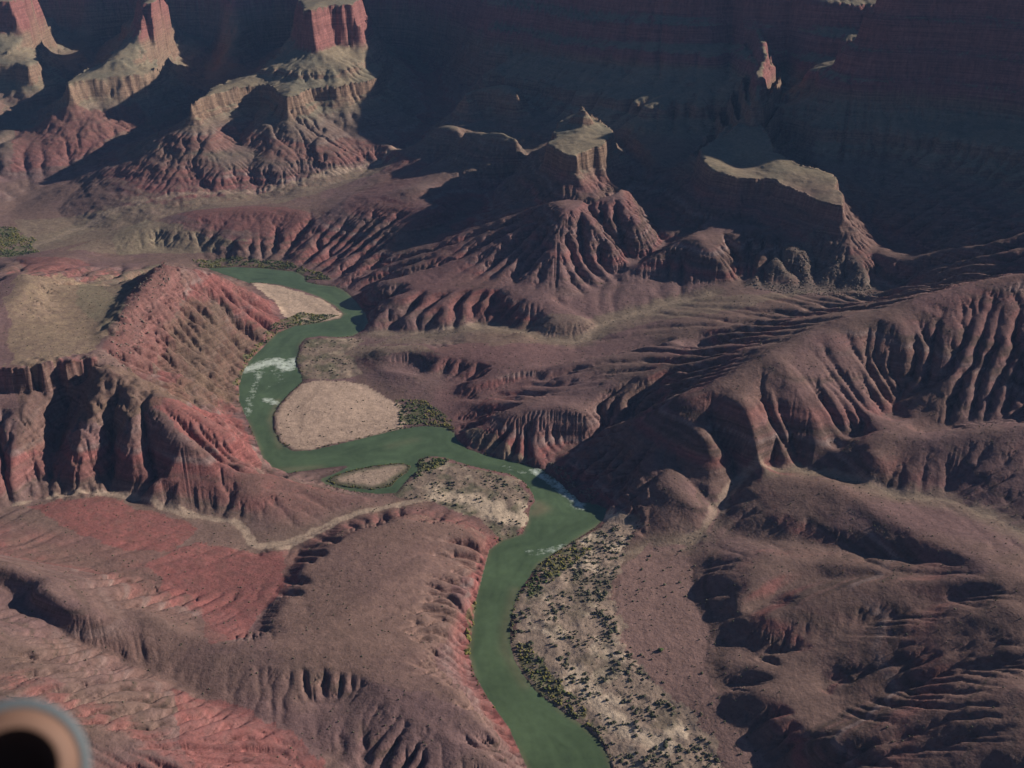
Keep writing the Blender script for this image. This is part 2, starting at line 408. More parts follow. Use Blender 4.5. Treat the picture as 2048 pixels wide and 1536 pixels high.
# --- the great canyon wall behind and to the right (map metres)
wline((-3600, 4300, 620), (-2400, 4500, 640), (-1500, 4600, 620), (-800, 4500, 620), (-200, 4250, 640), (250, 3850, 650), (550, 3500, 630), (800, 3340, 600), (1000, 3330, 530), (1300, 3330, 540), (1600, 3300, 560), (2000, 3200, 560))
wline((-3600, 3700, 330), (-2500, 3900, 350), (-1500, 4000, 380), (-1000, 3950, 370))
wline((-100, 3750, 330), (200, 3400, 320), (400, 3200, 290), (540, 3080, 280))
wline((-50, 3400, 215), (180, 3150, 205), (330, 2900, 200), (420, 2720, 180))
wline((0, 3050, 130), (140, 2850, 128), (230, 2650, 120), (330, 2500, 112), (380, 2420, 100))
wline((900, 2600, 170), (820, 2450, 130), (840, 2360, 98), (860, 2270, 84))
wline((925, 2965, 560), (975, 2945, 625), (1060, 2940, 625), (1200, 2880, 590), (1310, 2800, 560), (1390, 2650, 412), (1450, 2400, 398), (1480, 2250, 402), (1460, 2080, 435), (1560, 1990, 420), (1750, 1950, 400))  # rim and out-of-view shoulder, heights shaped to cast the shadow around the mesa
wline((1330, 2950, 610), (1500, 2850, 590), (1800, 2750, 560))
wline((790, 3060, 345), (900, 3080, 365), (1000, 3120, 385), (1150, 3140, 420))  # unseen gap behind that rim, shaped so sunlight reaches the rib
wline((900, 2830, 300), (960, 2820, 300), (1060, 2810, 300), (1190, 2740, 295), (1270, 2640, 285), (1300, 2500, 270), (1250, 2350, 250), (1150, 2200, 235), (1180, 2000, 235), (1300, 1850, 220), (1500, 1780, 210))
wline((1000, 2500, 190), (960, 2300, 150))
wline((-3600, 5600, 900), (0, 5600, 900), (2600, 5000, 950), (3600, 5000, 1000))
wline((1100, 1000, 150), (1000, 1300, 150), (1150, 1600, 180), (1350, 1700, 190))
wline((-700, 800, 130), (-1000, 1150, 150), (-1200, 1500, 190), (-1500, 2000, 190), (-1500, 2400, 60))
wline((-1700, 2700, 40), (-2300, 3000, 150), (-2600, 3400, 260))

# ------------------------------------------------------------------ solve the height field on a log-polar map
DT = 0.00125
TH0, TH1 = -0.66, 0.66
LR0, LR1 = math.log(740.0), math.log(6600.0)
NC = int(round((TH1 - TH0) / DT / 16)) * 16 + 1
NR = int(round((LR1 - LR0) / DT / 16)) * 16 + 1


def grid(step):
    th = TH0 + DT * np.arange(0, NC, step)
    lr = LR0 + DT * np.arange(0, NR, step)
    r = np.exp(lr)[:, None]
    return (r * np.sin(th)[None, :]).astype(np.float32), (r * np.cos(th)[None, :]).astype(np.float32), (r * DT * step).astype(np.float32)


def dens(p, n=None):
    out = []
    for i in range(len(p) - 1):
        a, b = p[i], p[i + 1]
        d = np.hypot(*(b - a)[:2]); rr = max(np.hypot(*a[:2]), 300)
        k = max(2, int(d / (rr * DT) * 1.3) + 1)
        t = np.linspace(0, 1, k, endpoint=False)[:, None]
        out.append(a + (b - a) * t)
    out.append(p[-1:])
    return np.concatenate(out)


def toidx(p):
    th = np.arctan2(p[:, 0], p[:, 1]); lr = np.log(np.maximum(np.hypot(p[:, 0], p[:, 1]), 1))
    return (lr - LR0) / DT, (th - TH0) / DT


RIVER = un(*np.array(RIVER_PX, float).T, 0.0)
ISLAND = un(*np.array(ISLAND_PX, float).T, 0.0)
allp = np.concatenate([dens(l) for l in L])
ii, jj = toidx(allp)
X2, Y2, S2 = grid(2)
riv2 = inpoly(X2, Y2, RIVER) & ~inpoly(X2, Y2, ISLAND)

h = None
for step in (16, 8, 4, 2):
    Xs, Ys, Ss = grid(step)
    nr, nc = Xs.shape
    a = np.rint(ii / step).astype(int); b = np.rint(jj / step).astype(int)
    ok = (a >= 0) & (a < nr) & (b >= 0) & (b < nc)
    key = a[ok] * nc + b[ok]
    w = np.bincount(key, minlength=nr * nc).reshape(nr, nc)
    v = np.bincount(key, weights=allp[ok, 2], minlength=nr * nc).reshape(nr, nc)
    fix = w > 0
    val = np.where(fix, v / np.maximum(w, 1), 0).astype(np.float32)
    rv = inpoly(Xs, Ys, RIVER) & ~inpoly(Xs, Ys, ISLAND)
    val[rv] = 0.0; fix |= rv
    if h is None:
        h = np.where(fix, val, 150).astype(np.float32)
    else:
        hh = np.zeros((nr, nc), np.float32)
        hh[::2, ::2] = h
        hh[1::2, ::2] = (h[:-1] + h[1:]) * 0.5
        hh[:, 1::2] = (hh[:, :-1:2] + hh[:, 2::2]) * 0.5
        h = np.where(fix, val, hh)
    free = (~fix).astype(np.float32)
    om = 1.7
    par = (np.add.outer(np.arange(nr), np.arange(nc)) & 1).astype(np.float32)
    ma, mb = free * par * om, free * (1 - par) * om
    for it in range({16: 500, 8: 200, 4: 120, 2: 60}[step]):
        for m in (ma, mb):
            p = np.pad(h, 1, mode='edge')
            h += m * ((p[:-2, 1:-1] + p[2:, 1:-1] + p[1:-1, :-2] + p[1:-1, 2:]) * 0.25 - h)
H2 = h
HRAW = h.copy()


def blur(a, n=1):
    for _ in range(n):
        p = np.pad(a, 1, mode='edge')
        a = (p[:-2, 1:-1] + p[2:, 1:-1] + p[1:-1, :-2] + p[1:-1, 2:] + 4 * a) / 8
    return a


# flat ground does not get gullied: bars, delta, fan, washes
FLAT = {}
flat2 = np.zeros(X2.shape, np.float32)
for name, poly in (('upper', UPPER_BAR_PX), ('big', BIG_BAR_PX), ('island', ISLAND_PX), ('point', POINT_PX), ('north', NORTH_SHORE_PX), ('delta', DELTA_PX), ('fan', FAN_PX)):
    zz = {'fan': 18.0, 'delta': 6.0}.get(name, 2.0)
    FLAT[name] = un(*np.array(poly, float).T, zz)
    flat2[inpoly(X2, Y2, FLAT[name])] = 1
WASHW = un(*np.array(WASH, float).T); VALW = un(*np.array(VALLEY, float).T); WRW = un(*np.array(WASH_R, float).T); MWW = un(*np.array(MIDWASH, float).T)
flat2 = blur(flat2, 3)
flat2[riv2] = 1

# roughen, then let rain cut it: stream-power incision with hillslope creep
H2 = blur(H2, 2)
nz = fbm(X2, Y2, 190, 5, 0.55, 1) * 6.5 + fbm(X2, Y2, 46, 4, 0.6, 5) * 3.4
# dipping hard beds give ledges across the slopes
rough = (1 - flat2)
gy, gx = np.gradient(H2); slope = np.hypot(gx, gy) / S2
H2 = H2 + nz * rough * np.clip(slope * 2.2, 0.08, 1.0) * np.clip(H2 / 12, 0, 1)
nr, nc = H2.shape
idx = np.arange(nr * nc).reshape(nr, nc)
offs = [(-1, 0, 1.0), (1, 0, 1.0), (0, -1, 1.0), (0, 1, 1.0), (-1, -1, 1.414), (-1, 1, 1.414), (1, -1, 1.414), (1, 1, 1.414)]
hard = np.clip(1 - flat2 * 1.2, 0, 1)
rimd = np.full(X2.shape, 90.0, np.float32)
for q in RIMS:
    rimd = np.minimum(rimd, polydist(X2, Y2, q[::3] if len(q) > 6 else q, False, 90.0))
hard *= 0.12 + 0.88 * smooth(14, 60, rimd)
hard *= 0.55 + 0.75 * smooth(-0.35, 0.45, fbm(X2, Y2, 380, 3, 0.5, 71))
R2_ = np.hypot(X2, Y2)
hard *= 1 - 0.45 * smooth(2500, 2900, R2_)
hard *= 1 - 0.35 * (1 - smooth(-420, -250, X2) * (1 - smooth(-20, 60, X2))) * (1 - smooth(1500, 1700, R2_))
hard *= 1 - 0.30 * smooth(60, 260, X2) * (1 - smooth(1900, 2200, R2_))
HS = H2.copy()
gy, gx = np.gradient(blur(HS, 6)); hard *= 0.22 + 0.78 * smooth(0.10, 0.34, np.hypot(gx, gy) / S2)
KS = 0.075
capd = S2 * (4.2 - 1.8 * smooth(2400, 2900, R2_) - 0.5 * smooth(60, 260, X2) * (1 - smooth(1900, 2200, R2_)))
rg = np.random.default_rng(3)
for it in range(44):
    jit = H2 + (rg.random(H2.shape, dtype=np.float32) - 0.5) * S2 * 0.10
    best = np.zeros_like(H2); rec = idx.copy()
    for di, dj, dd in offs:
        i0, i1 = max(0, -di), nr - max(0, di); j0, j1 = max(0, -dj), nc - max(0, dj)
        dz = (jit[i0:i1, j0:j1] - jit[i0 + di:i1 + di, j0 + dj:j1 + dj]) / dd
        bb = best[i0:i1, j0:j1]; m = dz > bb
        bb[m] = dz[m]
        rec[i0:i1, j0:j1][m] = idx[i0 + di:i1 + di, j0 + dj:j1 + dj][m]
    R = rec.ravel(); A = np.ones(nr * nc); own = R == idx.ravel()
    live = ~own
    for k in range(9):
        A = A + np.bincount(R[live], weights=A[live], minlength=nr * nc)
        R2 = R[R]
        live = live & ~own[R]
        R = R2
    A = A.reshape(nr, nc).astype(np.float32)
    sl = best / S2
    cut = KS * np.clip(np.sqrt(A) - 3.3, 0, 15) * np.minimum(sl, 1.2) * S2 * hard
    low = H2.ravel()[rec.ravel()].reshape(nr, nc)
    H2 = np.where(best > 0, np.maximum(H2 - cut, np.minimum(H2, low + 0.0)), H2)
    p = np.pad(H2, 1, mode='edge')
    lap = p[:-2, 1:-1] + p[2:, 1:-1] + p[1:-1, :-2] + p[1:-1, 2:] - 4 * H2
    lap = np.clip(lap, -1.6 * S2, 1.6 * S2)
    H2 += 0.05 * lap * rough * (0.25 + 0.75 * smooth(6, 40, rimd))
    H2 = np.maximum(H2, HS - capd)
    H2[riv2] = 0
DRAIN2 = A
wr = smooth(8, 46, rimd)
H2 = H2 * wr + HRAW * (1 - wr)

# ------------------------------------------------------------------ full-resolution surface
X1, Y1, S1 = grid(1)


def up2(a):
    hh = np.zeros((NR, NC), np.float32)
    hh[::2, ::2] = a
    hh[1::2, ::2] = (a[:-1] + a[1:]) * 0.5
    hh[:, 1::2] = (hh[:, :-1:2] + hh[:, 2::2]) * 0.5
    return hh


H1 = up2(H2)
flat1 = up2(flat2)
rimd1 = up2(rimd)
R1 = np.hypot(X1, Y1)
wob = fbm(X1, Y1, 260, 3, 0.5, 81) * 9 + fbm(X1, Y1, 26, 3, 0.6, 83) * 3
farm = smooth(2250, 2500, R1) * smooth(20, 60, rimd1)
for zc, amp, wd in ((236, 13, 3.5), (206, 6, 3.0), (335, 16, 4.5), (395, 16, 5), (470, 18, 6), (545, 18, 6)):
    q = (H1 + wob - zc)
    H1 = H1 + farm * amp * (np.tanh(q / wd) * np.exp(-(q / 34.0) ** 2))


def poly_s(x, y, pts, closed=True):
    d = np.full(x.shape, 1e9, np.float32); sp = np.zeros(x.shape, np.float32); zz = np.zeros(x.shape, np.float32)
    n = len(pts); acc = 0.0
    for i in range(n if closed else n - 1):
        a = pts[i]; b = pts[(i + 1) % n]
        ab = (b - a)[:2]; ln = max(float(np.hypot(*ab)), 1e-6)
        t = np.clip(((x - a[0]) * ab[0] + (y - a[1]) * ab[1]) / (ln * ln), 0, 1)
        q = np.hypot(x - a[0] - t * ab[0], y - a[1] - t * ab[1])
        m = q < d
        d[m] = q[m]; sp[m] = acc + t[m] * ln; zz[m] = a[2] + t[m] * (b[2] - a[2])
        acc += ln
    return d, sp, zz


BUTTE_ZONE = np.zeros(X1.shape, np.float32)


def butte(rim, drop, cap=None, ztop=0.0, tal=0.62, L_=330.0, reach=420.0, clear=(60, 190), peak=None, ext=0.20):
    a = np.array(rim, float); P = un(a[:, 0], a[:, 1], a[:, 2])
    sel = (X1 > P[:, 0].min() - reach) & (X1 < P[:, 0].max() + reach) & (Y1 > P[:, 1].min() - reach) & (Y1 < P[:, 1].max() + reach)
    x, y, base = X1[sel], Y1[sel], H1[sel]
    xw = x + fbm(x, y, 110, 3, 0.55, 101) * 20 + fbm(x, y, 24, 3, 0.6, 103) * 7
    yw = y + fbm(x, y, 110, 3, 0.55, 105) * 20 + fbm(x, y, 24, 3, 0.6, 107) * 7
    d, sp, zr = poly_s(xw, yw, P)
    ins = inpoly(xw, yw, P)
    G = np.c_[P[:, :2], np.ones(len(P))]; co = np.linalg.lstsq(G, P[:, 2], rcond=None)[0]
    zr = co[0] * xw + co[1] * yw + co[2]
    flute = np.abs(vnoise(sp / 11.0, sp * 0 + 3.3) - 0.5) * 2
    alc = vnoise(sp / 47.0, sp * 0 + 9.1)
    # inside: slope up to the cap
    if cap is not None:
        c = np.array(cap, float); Q = un(c[:, 0], c[:, 1], c[:, 2])
        dc, sc, zc = poly_s(xw, yw, Q); ic = inpoly(xw, yw, Q)
        t = d / np.maximum(d + dc, 1e-3)
        hin = zr + (c[0, 2] - zr) * t - np.abs(vnoise(sp / 20.0, sp * 0 + 5) - 0.5) * 9 * np.sin(np.pi * t)
        fl2 = np.abs(vnoise(sc / 13.0, sc * 0 + 2.3) - 0.5) * 2
        hc = c[0, 2] + (ztop - c[0, 2]) * (0.42 * smooth(0, 9 + 8 * fl2, dc) + 0.58 * smooth(16, 26 + 10 * fl2, dc)) + np.minimum(dc * 0.12, 14)
        hin = np.where(ic, hc, hin)
        hin = hin + 6 * np.tanh((hin - zr - 24 + fbm(x, y, 60, 2) * 5) / 3.0) * np.exp(-((hin - zr - 24) / 18) ** 2)
    elif peak is not None:
        hin = zr + np.minimum(d * peak[0], peak[1])
    else:
        hin = zr + np.minimum(d * 0.05, 8) + fbm(x, y, 40, 3) * 2.0
    # outside: cliff, ledge, talus
    gap = 7 + 6 * flute
    d2 = np.maximum(d - gap, 0)
    ho = zr - drop * (0.75 + 0.35 * alc) * smooth(0, 1, d / gap) - 9 * smooth(14, 19, d2 + alc * 14)
    gul = 1 - np.minimum(np.abs(vnoise(sp / 19.0, sp * 0 + 12.7) - 0.5) * 4.2, 1)
    gul2 = 1 - np.minimum(np.abs(vnoise(sp / 8.0, sp * 0 + 18.7) - 0.5) * 4.2, 1)
    tz = ho - L_ * tal * (1 - np.exp(-d2 / L_)) - ext * np.maximum(d2 - 60, 0) - (gul * 9 + gul2 * 3.5) * smooth(10, 80, d2)
    w = 1 - smooth(clear[0], clear[1], d)
    out = w * np.maximum(tz, np.minimum(base, tz + 7)) + (1 - w) * np.maximum(tz, base)
    H1[sel] = np.where(ins, hin, out)
    BUTTE_ZONE[sel] = np.maximum(BUTTE_ZONE[sel], np.where(ins, 1, 1 - smooth(10, 40, d)))


def fin(pts, side=1.5, top=5.0, wl=13.0):
    a = np.array(pts, float); P = un(a[:, 0], a[:, 1], a[:, 2])
    sel = (X1 > P[:, 0].min() - 220) & (X1 < P[:, 0].max() + 220) & (Y1 > P[:, 1].min() - 220) & (Y1 < P[:, 1].max() + 220)
    x, y = X1[sel], Y1[sel]
    xw = x + fbm(x, y, 60, 3, 0.55, 111) * 12; yw = y + fbm(x, y, 60, 3, 0.55, 113) * 12
    d, sp, zr = poly_s(xw, yw, P, False)
    z = zr + (vnoise(sp / 25.0, sp * 0 + 4.4) - 0.5) * 16 - np.maximum(d - top, 0) * side * (1 + 0.4 * np.sin(zr * 0 + (zr - d * side) / 9.0))
    H1[sel] = np.maximum(H1[sel], z)


# upper-left butte, far-left buttes, middle butte, right mesa, knoll, lit rib
butte([(372, 205, 256), (400, 191, 257), (430, 184, 258), (480, 176, 256), (520, 172, 254), (548, 178, 252), (560, 194, 248), (580, 198, 248), (604, 188, 255), (622, 173, 262), (680, 173, 259), (740, 166, 255), (764, 152, 256),
       (772, 120, 270), (768, 85, 270), (740, 55, 270), (600, 55, 270), (575, 92, 268), (520, 138, 262), (430, 176, 255)], 44,
      [(596, 97, 334), (640, 103, 332), (655, 94, 334), (672, 86, 336), (722, 84, 336), (742, 62, 336), (738, 40, 336), (590, 40, 336), (584, 78, 335)], 442, 0.50, 330, 560, (130, 360), None, 0.11)
butte([(140, 168, 259), (175, 158, 260), (230, 156, 257), (290, 152, 253), (310, 143, 253), (322, 112, 266), (345, 70, 268), (350, 40, 268), (250, 40, 266), (255, 80, 264), (210, 120, 262), (150, 154, 258)], 42,
      [(272, 70, 345), (300, 64, 345), (332, 68, 345), (345, 46, 345), (340, 20, 345), (275, 20, 345)], 425, 0.54, 330, 480, (110, 300), None, 0.13)
butte([(-60, 130, 266), (30, 126, 268), (60, 132, 266), (76, 124, 266), (70, 90, 268), (105, 50, 270), (105, 35, 270), (-60, 35, 270)], 40,
      [(-60, 62, 335), (40, 58, 340), (90, 40, 345), (80, 18, 345), (-60, 18, 345)], 420)
butte([(1100, 288, 243), (1112, 300, 242), (1128, 306, 240), (1150, 314, 237), (1166, 305, 240), (1186, 295, 243), (1207, 281, 248), (1218, 264, 252), (1212, 250, 254), (1196, 238, 258), (1180, 226, 260), (1140, 232, 258), (1118, 248, 252), (1104, 268, 246)], 52,
      [(1134, 246, 264), (1160, 252, 264), (1184, 246, 266), (1180, 232, 266), (1158, 226, 266), (1140, 236, 265)], 288, 0.66, 300, 300, (80, 125))
butte([(1408, 300, 230), (1416, 325, 224), (1430, 340, 220), (1480, 352, 215), (1540, 358, 212), (1600, 378, 206), (1650, 400, 200), (1682, 410, 196), (1693, 396, 199), (1660, 354, 208), (1600, 334, 218), (1552, 305, 230), (1532, 270, 244), (1514, 238, 262), (1498, 232, 262), (1470, 262, 250), (1438, 282, 238)], 40,
      None, 0, 0.62, 330, 300, (40, 120))
for hx_, hy_, hz_, hr_, hd_ in ((1478, 316, 222, 55, 15), (1500, 330, 218, 40, 8), (1610, 372, 210, 40, 6)):
    q = un(hx_, hy_, float(hz_)); H1 -= hd_ * np.exp(-((X1 - q[0]) ** 2 + ((Y1 - q[1]) * 0.6) ** 2) / hr_ ** 2)
butte([(930, 190, 244), (962, 184, 247), (1000, 186, 248), (1034, 188, 250), (1034, 178, 252), (1000, 173, 253), (960, 178, 250)], 20, None, 0, 0.9, 160, 140, (20, 60), (0.5, 14))
fin([(1506, 236, 272), (1512, 200, 314), (1514, 165, 346), (1520, 130, 372), (1530, 105, 388), (1522, 78, 404), (1508, 50, 424), (1500, 20, 446), (1495, -20, 480)], 2.3, 7)
fin([(1460, 262, 252), (1490, 235, 264), (1506, 228, 270)], 1.1, 4)
ROCKY = [un(*np.array(p, float).T, z_) for p, z_ in (([(200, 715), (250, 615), (328, 516), (400, 530), (450, 590), (480, 690), (470, 800), (330, 760)], 100.0),
         ([(60, 800), (200, 770), (330, 790), (280, 880), (150, 940), (40, 940)], 90.0), ([(1100, 930), (1180, 890), (1300, 980), (1290, 1060), (1170, 1010)], 30.0))]
rk = np.zeros(X1.shape, np.float32)
for q in ROCKY:
    rk[inpoly(X1, Y1, q)] = 1
rk = blur(rk, 10)
rid = 1 - np.abs(fbm(X1, Y1, 34, 4, 0.55, 91)) * 2.4
rid2 = 1 - np.abs(fbm(X1, Y1, 12, 3, 0.6, 95)) * 2.4
riv1 = inpoly(X1, Y1, RIVER) & ~inpoly(X1, Y1, ISLAND)
gy, gx = np.gradient(H1); slope1 = np.hypot(gx, gy) / S1
rough1 = (1 - flat1) * np.clip(H1 / 8, 0, 1)
H1 += rk * rough1 * (rid * 5.0 + rid2 * 1.4 - 3)
H1 += smooth(2150, 2400, R1) * rough1 * (rid * 3.0 + rid2 * 1.0) * np.clip(slope1, 0, 1)
# fine rills
hard1 = up2(hard) * np.clip((slope1 - 0.10) * 3, 0, 1)
idx1 = np.arange(NR * NC, dtype=np.int32).reshape(NR, NC)
H1 += (rg.random(H1.shape, dtype=np.float32) - 0.5) * S1 * 0.10 * rough1
HB = H1.copy()
for it in range(9):
    jit = H1 + (rg.random(H1.shape, dtype=np.float32) - 0.5) * S1 * 0.06
    best = np.zeros_like(H1); rec = idx1.copy()
    for di, dj, dd in offs:
        i0, i1 = max(0, -di), NR - max(0, di); j0, j1 = max(0, -dj), NC - max(0, dj)
        dz = (jit[i0:i1, j0:j1] - jit[i0 + di:i1 + di, j0 + dj:j1 + dj]) / dd
        bb = best[i0:i1, j0:j1]; m = dz > bb
        bb[m] = dz[m]
        rec[i0:i1, j0:j1][m] = idx1[i0 + di:i1 + di, j0 + dj:j1 + dj][m]
    R = rec.ravel(); A = np.ones(NR * NC, np.float64); own = R == idx1.ravel()
    live = ~own
    for k in range(6):
        A = A + np.bincount(R[live], weights=A[live], minlength=NR * NC)
        live = live & ~own[R]
        R = R[R]
    sl = best / S1
    H1 = H1 - 0.12 * np.clip(np.sqrt(A.reshape(NR, NC).astype(np.float32)) - 1.8, 0, 6) * np.minimum(sl, 1.0) * S1 * hard1
    H1 = np.maximum(H1, HB - 1.6 * S1)
    p = np.pad(H1, 1, mode='edge')
    H1 += 0.05 * np.clip(p[:-2, 1:-1] + p[2:, 1:-1] + p[1:-1, :-2] + p[1:-1, 2:] - 4 * H1, -S1, S1) * rough1
gy, gx = np.gradient(H1); slope1 = np.hypot(gx, gy) / S1
# ledges of hard beds
bed = H1 + 0.05 * X1 - 0.03 * Y1 + fbm(X1, Y1, 300, 3) * 10
ledge = np.sin(bed * 2 * np.pi / 17.0) * 1.6 + np.sin(bed * 2 * np.pi / 6.3) * 0.6
H1 += rough1 * np.clip(slope1 - 0.25, 0, 0.7) * ledge * np.clip(S1 / 2.5, 0.5, 1.3)
H1 += rough1 * (fbm(X1, Y1, 16, 4, 0.6, 9) * 1.3 + fbm(X1, Y1, 60, 3, 0.5, 3) * 1.4) * np.clip(slope1 * 2, 0.15, 1) * np.clip(S1 / 2.2, 0.6, 2.0)
# dunes and hummocks on the delta and the bars
dune = fbm(X1, Y1, 22, 4, 0.55, 14)
delta1 = inpoly(X1, Y1, FLAT['delta']) | inpoly(X1, Y1, FLAT['point']) | inpoly(X1, Y1, FLAT['north'])
delta1 = blur(delta1.astype(np.float32), 4)
H1 += delta1 * np.clip(dune, -0.3, 1) * 2.2
H1 += flat1 * (1 - delta1) * fbm(X1, Y1, 40, 4, 0.5, 21) * 0.5
# river bed and shore
rd = polydist(X1, Y1, RIVER, True, 60.0)
rd = np.minimum(rd, polydist(X1, Y1, ISLAND, True, 60.0))
H1 = np.where(riv1, -np.minimum(rd * 0.22, 5.0) - 0.05, np.maximum(H1, np.minimum(0.15 + rd * 0.10, 1.2)))
gy, gx = np.gradient(H1); slope1 = np.hypot(gx, gy) / S1


def sample(a, x, y):
    th = np.arctan2(x, y); lr = np.log(np.hypot(x, y))
    fi = np.clip((lr - LR0) / DT, 0, NR - 1.001); fj = np.clip((th - TH0) / DT, 0, NC - 1.001)
    i = fi.astype(int); j = fj.astype(int); u = fi - i; v = fj - j
    return (a[i, j] * (1 - v) + a[i, j + 1] * v) * (1 - u) + (a[i + 1, j] * (1 - v) + a[i + 1, j + 1] * v) * u


def pick(px, py):
    """where the line of sight through a photograph pixel meets the land"""
    px = np.atleast_1d(np.asarray(px, float)); py = np.atleast_1d(np.asarray(py, float))
    dx, dy, dz = ray(px, py)
    r = np.exp(np.linspace(LR0 + 0.01, LR1 - 0.01, 1400))[None, :]
    hh = np.hypot(dx, dy)[:, None]
    x = dx[:, None] / hh * r; y = dy[:, None] / hh * r; z = CAM_H + dz[:, None] / hh * r
    below = sample(H1, x, y) >= z
    k = np.argmax(below, 1)
    k[~below.any(1)] = r.shape[1] - 1
    n = np.arange(len(px))
    return np.stack([x[n, k], y[n, k], z[n, k]], -1)


def ppoly(pts):
    a = np.array(pts, float)
    return pick(a[:, 0], a[:, 1])

# ------------------------------------------------------------------ what the ground is made of (rock, soil and sand colours)
def C(*v):
    return np.array(v, np.float32)


def mixc(col, c, m):
    return col + (c - col) * m[..., None]


RED = C(.205, .090, .082); REDB = C(.255, .096, .088); MAUVE = C(.200, .124, .118); LAV = C(.27, .205, .19); DARK = C(.105, .075, .060)
BROWN = C(.192, .124, .104); TAN = C(.255, .205, .140); TANG = C(.205, .180, .130); SAND = C(.50, .370, .285); PALE = C(.60, .47, .35)
FANC = C(.275, .172, .148); OLIVE = C(.120, .105, .070); CLIFFC = C(.215, .135, .098); BADT = C(.27, .20, .135)


def chaikin(p, k=2):
    for _ in range(k):
        o = np.empty((2 * len(p), p.shape[1])); o[0] = p[0]; o[-1] = p[-1]
        o[1:-1:2] = p[:-1] * 0.75 + p[1:] * 0.25; o[2:-1:2] = p[:-1] * 0.25 + p[1:] * 0.75
        p = o
    return p


def ground_colour(X, Y, Z, SL, FL, RD):
    n_big = fbm(X, Y, 420, 3, 0.5, 2); n_mid = fbm(X, Y, 90, 4, 0.55, 4); n_fine = fbm(X, Y, 9, 3, 0.6, 6); n_30 = fbm(X, Y, 30, 4, 0.6, 8)
    bed = Z + 0.10 * X - 0.05 * Y + n_big * 22 + n_30 * 1.2
    b1 = vnoise(bed / 5.0, bed * 0 + 3.5); b2 = vnoise(bed / 14.0, bed * 0 + 9.5); b3 = vnoise(bed / 34.0, bed * 0 + 21.5)
    steep = smooth(0.16, 0.55, SL)
    col = np.empty(X.shape + (3,), np.float32); col[:] = BROWN
    col = mixc(col, MAUVE, smooth(-0.3, 0.5, n_mid + n_big))
    col = mixc(col, RED, smooth(0.42, 0.72, b3) * (0.35 + 0.5 * steep))
    col = mixc(col, REDB, smooth(0.55, 0.8, b2) * steep * 0.75)
    col = mixc(col, DARK, smooth(0.58, 0.80, b1) * (0.20 + 0.50 * steep))
    col = mixc(col, LAV, smooth(0.66, 0.86, vnoise(bed / 7.0, bed * 0 + 40.5)) * steep * 0.60)
    # tan shale and limestone higher up the far buttes
    R = np.hypot(X, Y)
    high = smooth(172, 215, Z + n_mid * 16 + n_big * 10) * smooth(2100, 2350, R)
    tan = mixc(np.broadcast_to(TAN, col.shape), TANG, smooth(-0.2, 0.4, n_mid))
    tan = mixc(tan, CLIFFC, smooth(0.75, 1.3, SL) * (0.65 + 0.35 * b1))
    tan = mixc(tan, RED * 1.15, smooth(318, 338, Z) * smooth(0.5, 1.1, SL))
    col = mixc(col, tan, high)
    low = smooth(95, 140, Z + n_mid * 18) * smooth(2500, 2800, R) * (1 - high)
    col = mixc(col, TANG * 0.85, low * 0.55 * (1 - 0.6 * smooth(0.4, 0.8, b3)))
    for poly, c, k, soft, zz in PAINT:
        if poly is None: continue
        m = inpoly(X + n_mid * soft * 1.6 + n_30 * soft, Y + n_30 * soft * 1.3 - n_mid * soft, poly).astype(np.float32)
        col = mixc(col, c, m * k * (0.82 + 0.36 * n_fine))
    # reddish rock bank left of the river, near
    d = polydist(X, Y, BANK, False, 60) + n_30 * 12
    col = mixc(col, C(.265, .09, .082), (1 - smooth(5, 16, d + n_mid * 10)) * (0.35 + 0.5 * smooth(-.3, .3, n_30)))
    # washes: pale gravel
    for w, wid in ((WASHW, 6.0), (VALW, 13.0), (WRW, 10.0), (MWW, 10.0), (TRAIL, 5.0)):
        d = polydist(X, Y, chaikin(w), False, 80) + n_30 * wid * 1.5 + n_mid * wid * 0.5
        col = mixc(col, SAND * .84, (1 - smooth(wid * 0.55, wid, d)) * (0.9 if wid < 8 else 0.6))
        col = mixc(col, TAN * 0.95, (1 - smooth(wid * 1.2, wid * 4.5, d)) * (0.12 if wid < 8 else 0.45) * (1 - smooth(0.2, 0.4, SL)))
    # sand bars, delta, island
    sandy = mixc(np.broadcast_to(SAND, col.shape), SAND * 0.86, smooth(-0.3, 0.4, n_30))
    flood = vnoise(RD / 3.6 + n_mid * 2.2, RD * 0 + 6.5) * 0.6 + vnoise(RD / 11.0 + n_mid * 1.5, RD * 0 + 16.5) * 0.4
    sandy = sandy * (0.80 + 0.40 * flood)[..., None]
    sandy = mixc(sandy, C(.17, .135, .095), smooth(3.5, 0.8, RD + n_fine * 2.0) * 0.8)
    for nm in ('upper', 'big'):
        m = inpoly(X + n_fine * 5 + n_30 * 7, Y + n_mid * 12 + n_fine * 4, FLAT[nm]).astype(np.float32)
        col = mixc(col, sandy * (C(1.14, 1.14, 1.12) if nm == 'upper' else C(1.0, .98, .98)), m)
    m = inpoly(X + n_30 * 22 + n_fine * 5, Y + n_mid * 14 + n_fine * 5, FLAT['delta']).astype(np.float32)
    dl = mixc(np.broadcast_to(SAND * 0.72, col.shape), PALE, smooth(0.08, 0.42, n_30 + 0.4 * n_mid))
    dl = mixc(dl, OLIVE, smooth(0.12, 0.4, fbm(X, Y, 34, 4, 0.6, 31)) * 0.5)
    dl = mixc(dl, PALE * 1.05, (1 - smooth(4, 15, polydist(X, Y, DUNE, False, 60) + n_30 * 9)))
    col = mixc(col, dl, m); m0 = m
    m = (inpoly(X + n_30 * 16 + n_fine * 4, Y + n_mid * 14, FLAT['point']) | inpoly(X + n_30 * 14, Y + n_mid * 20 + n_fine * 4, FLAT['north'])).astype(np.float32)
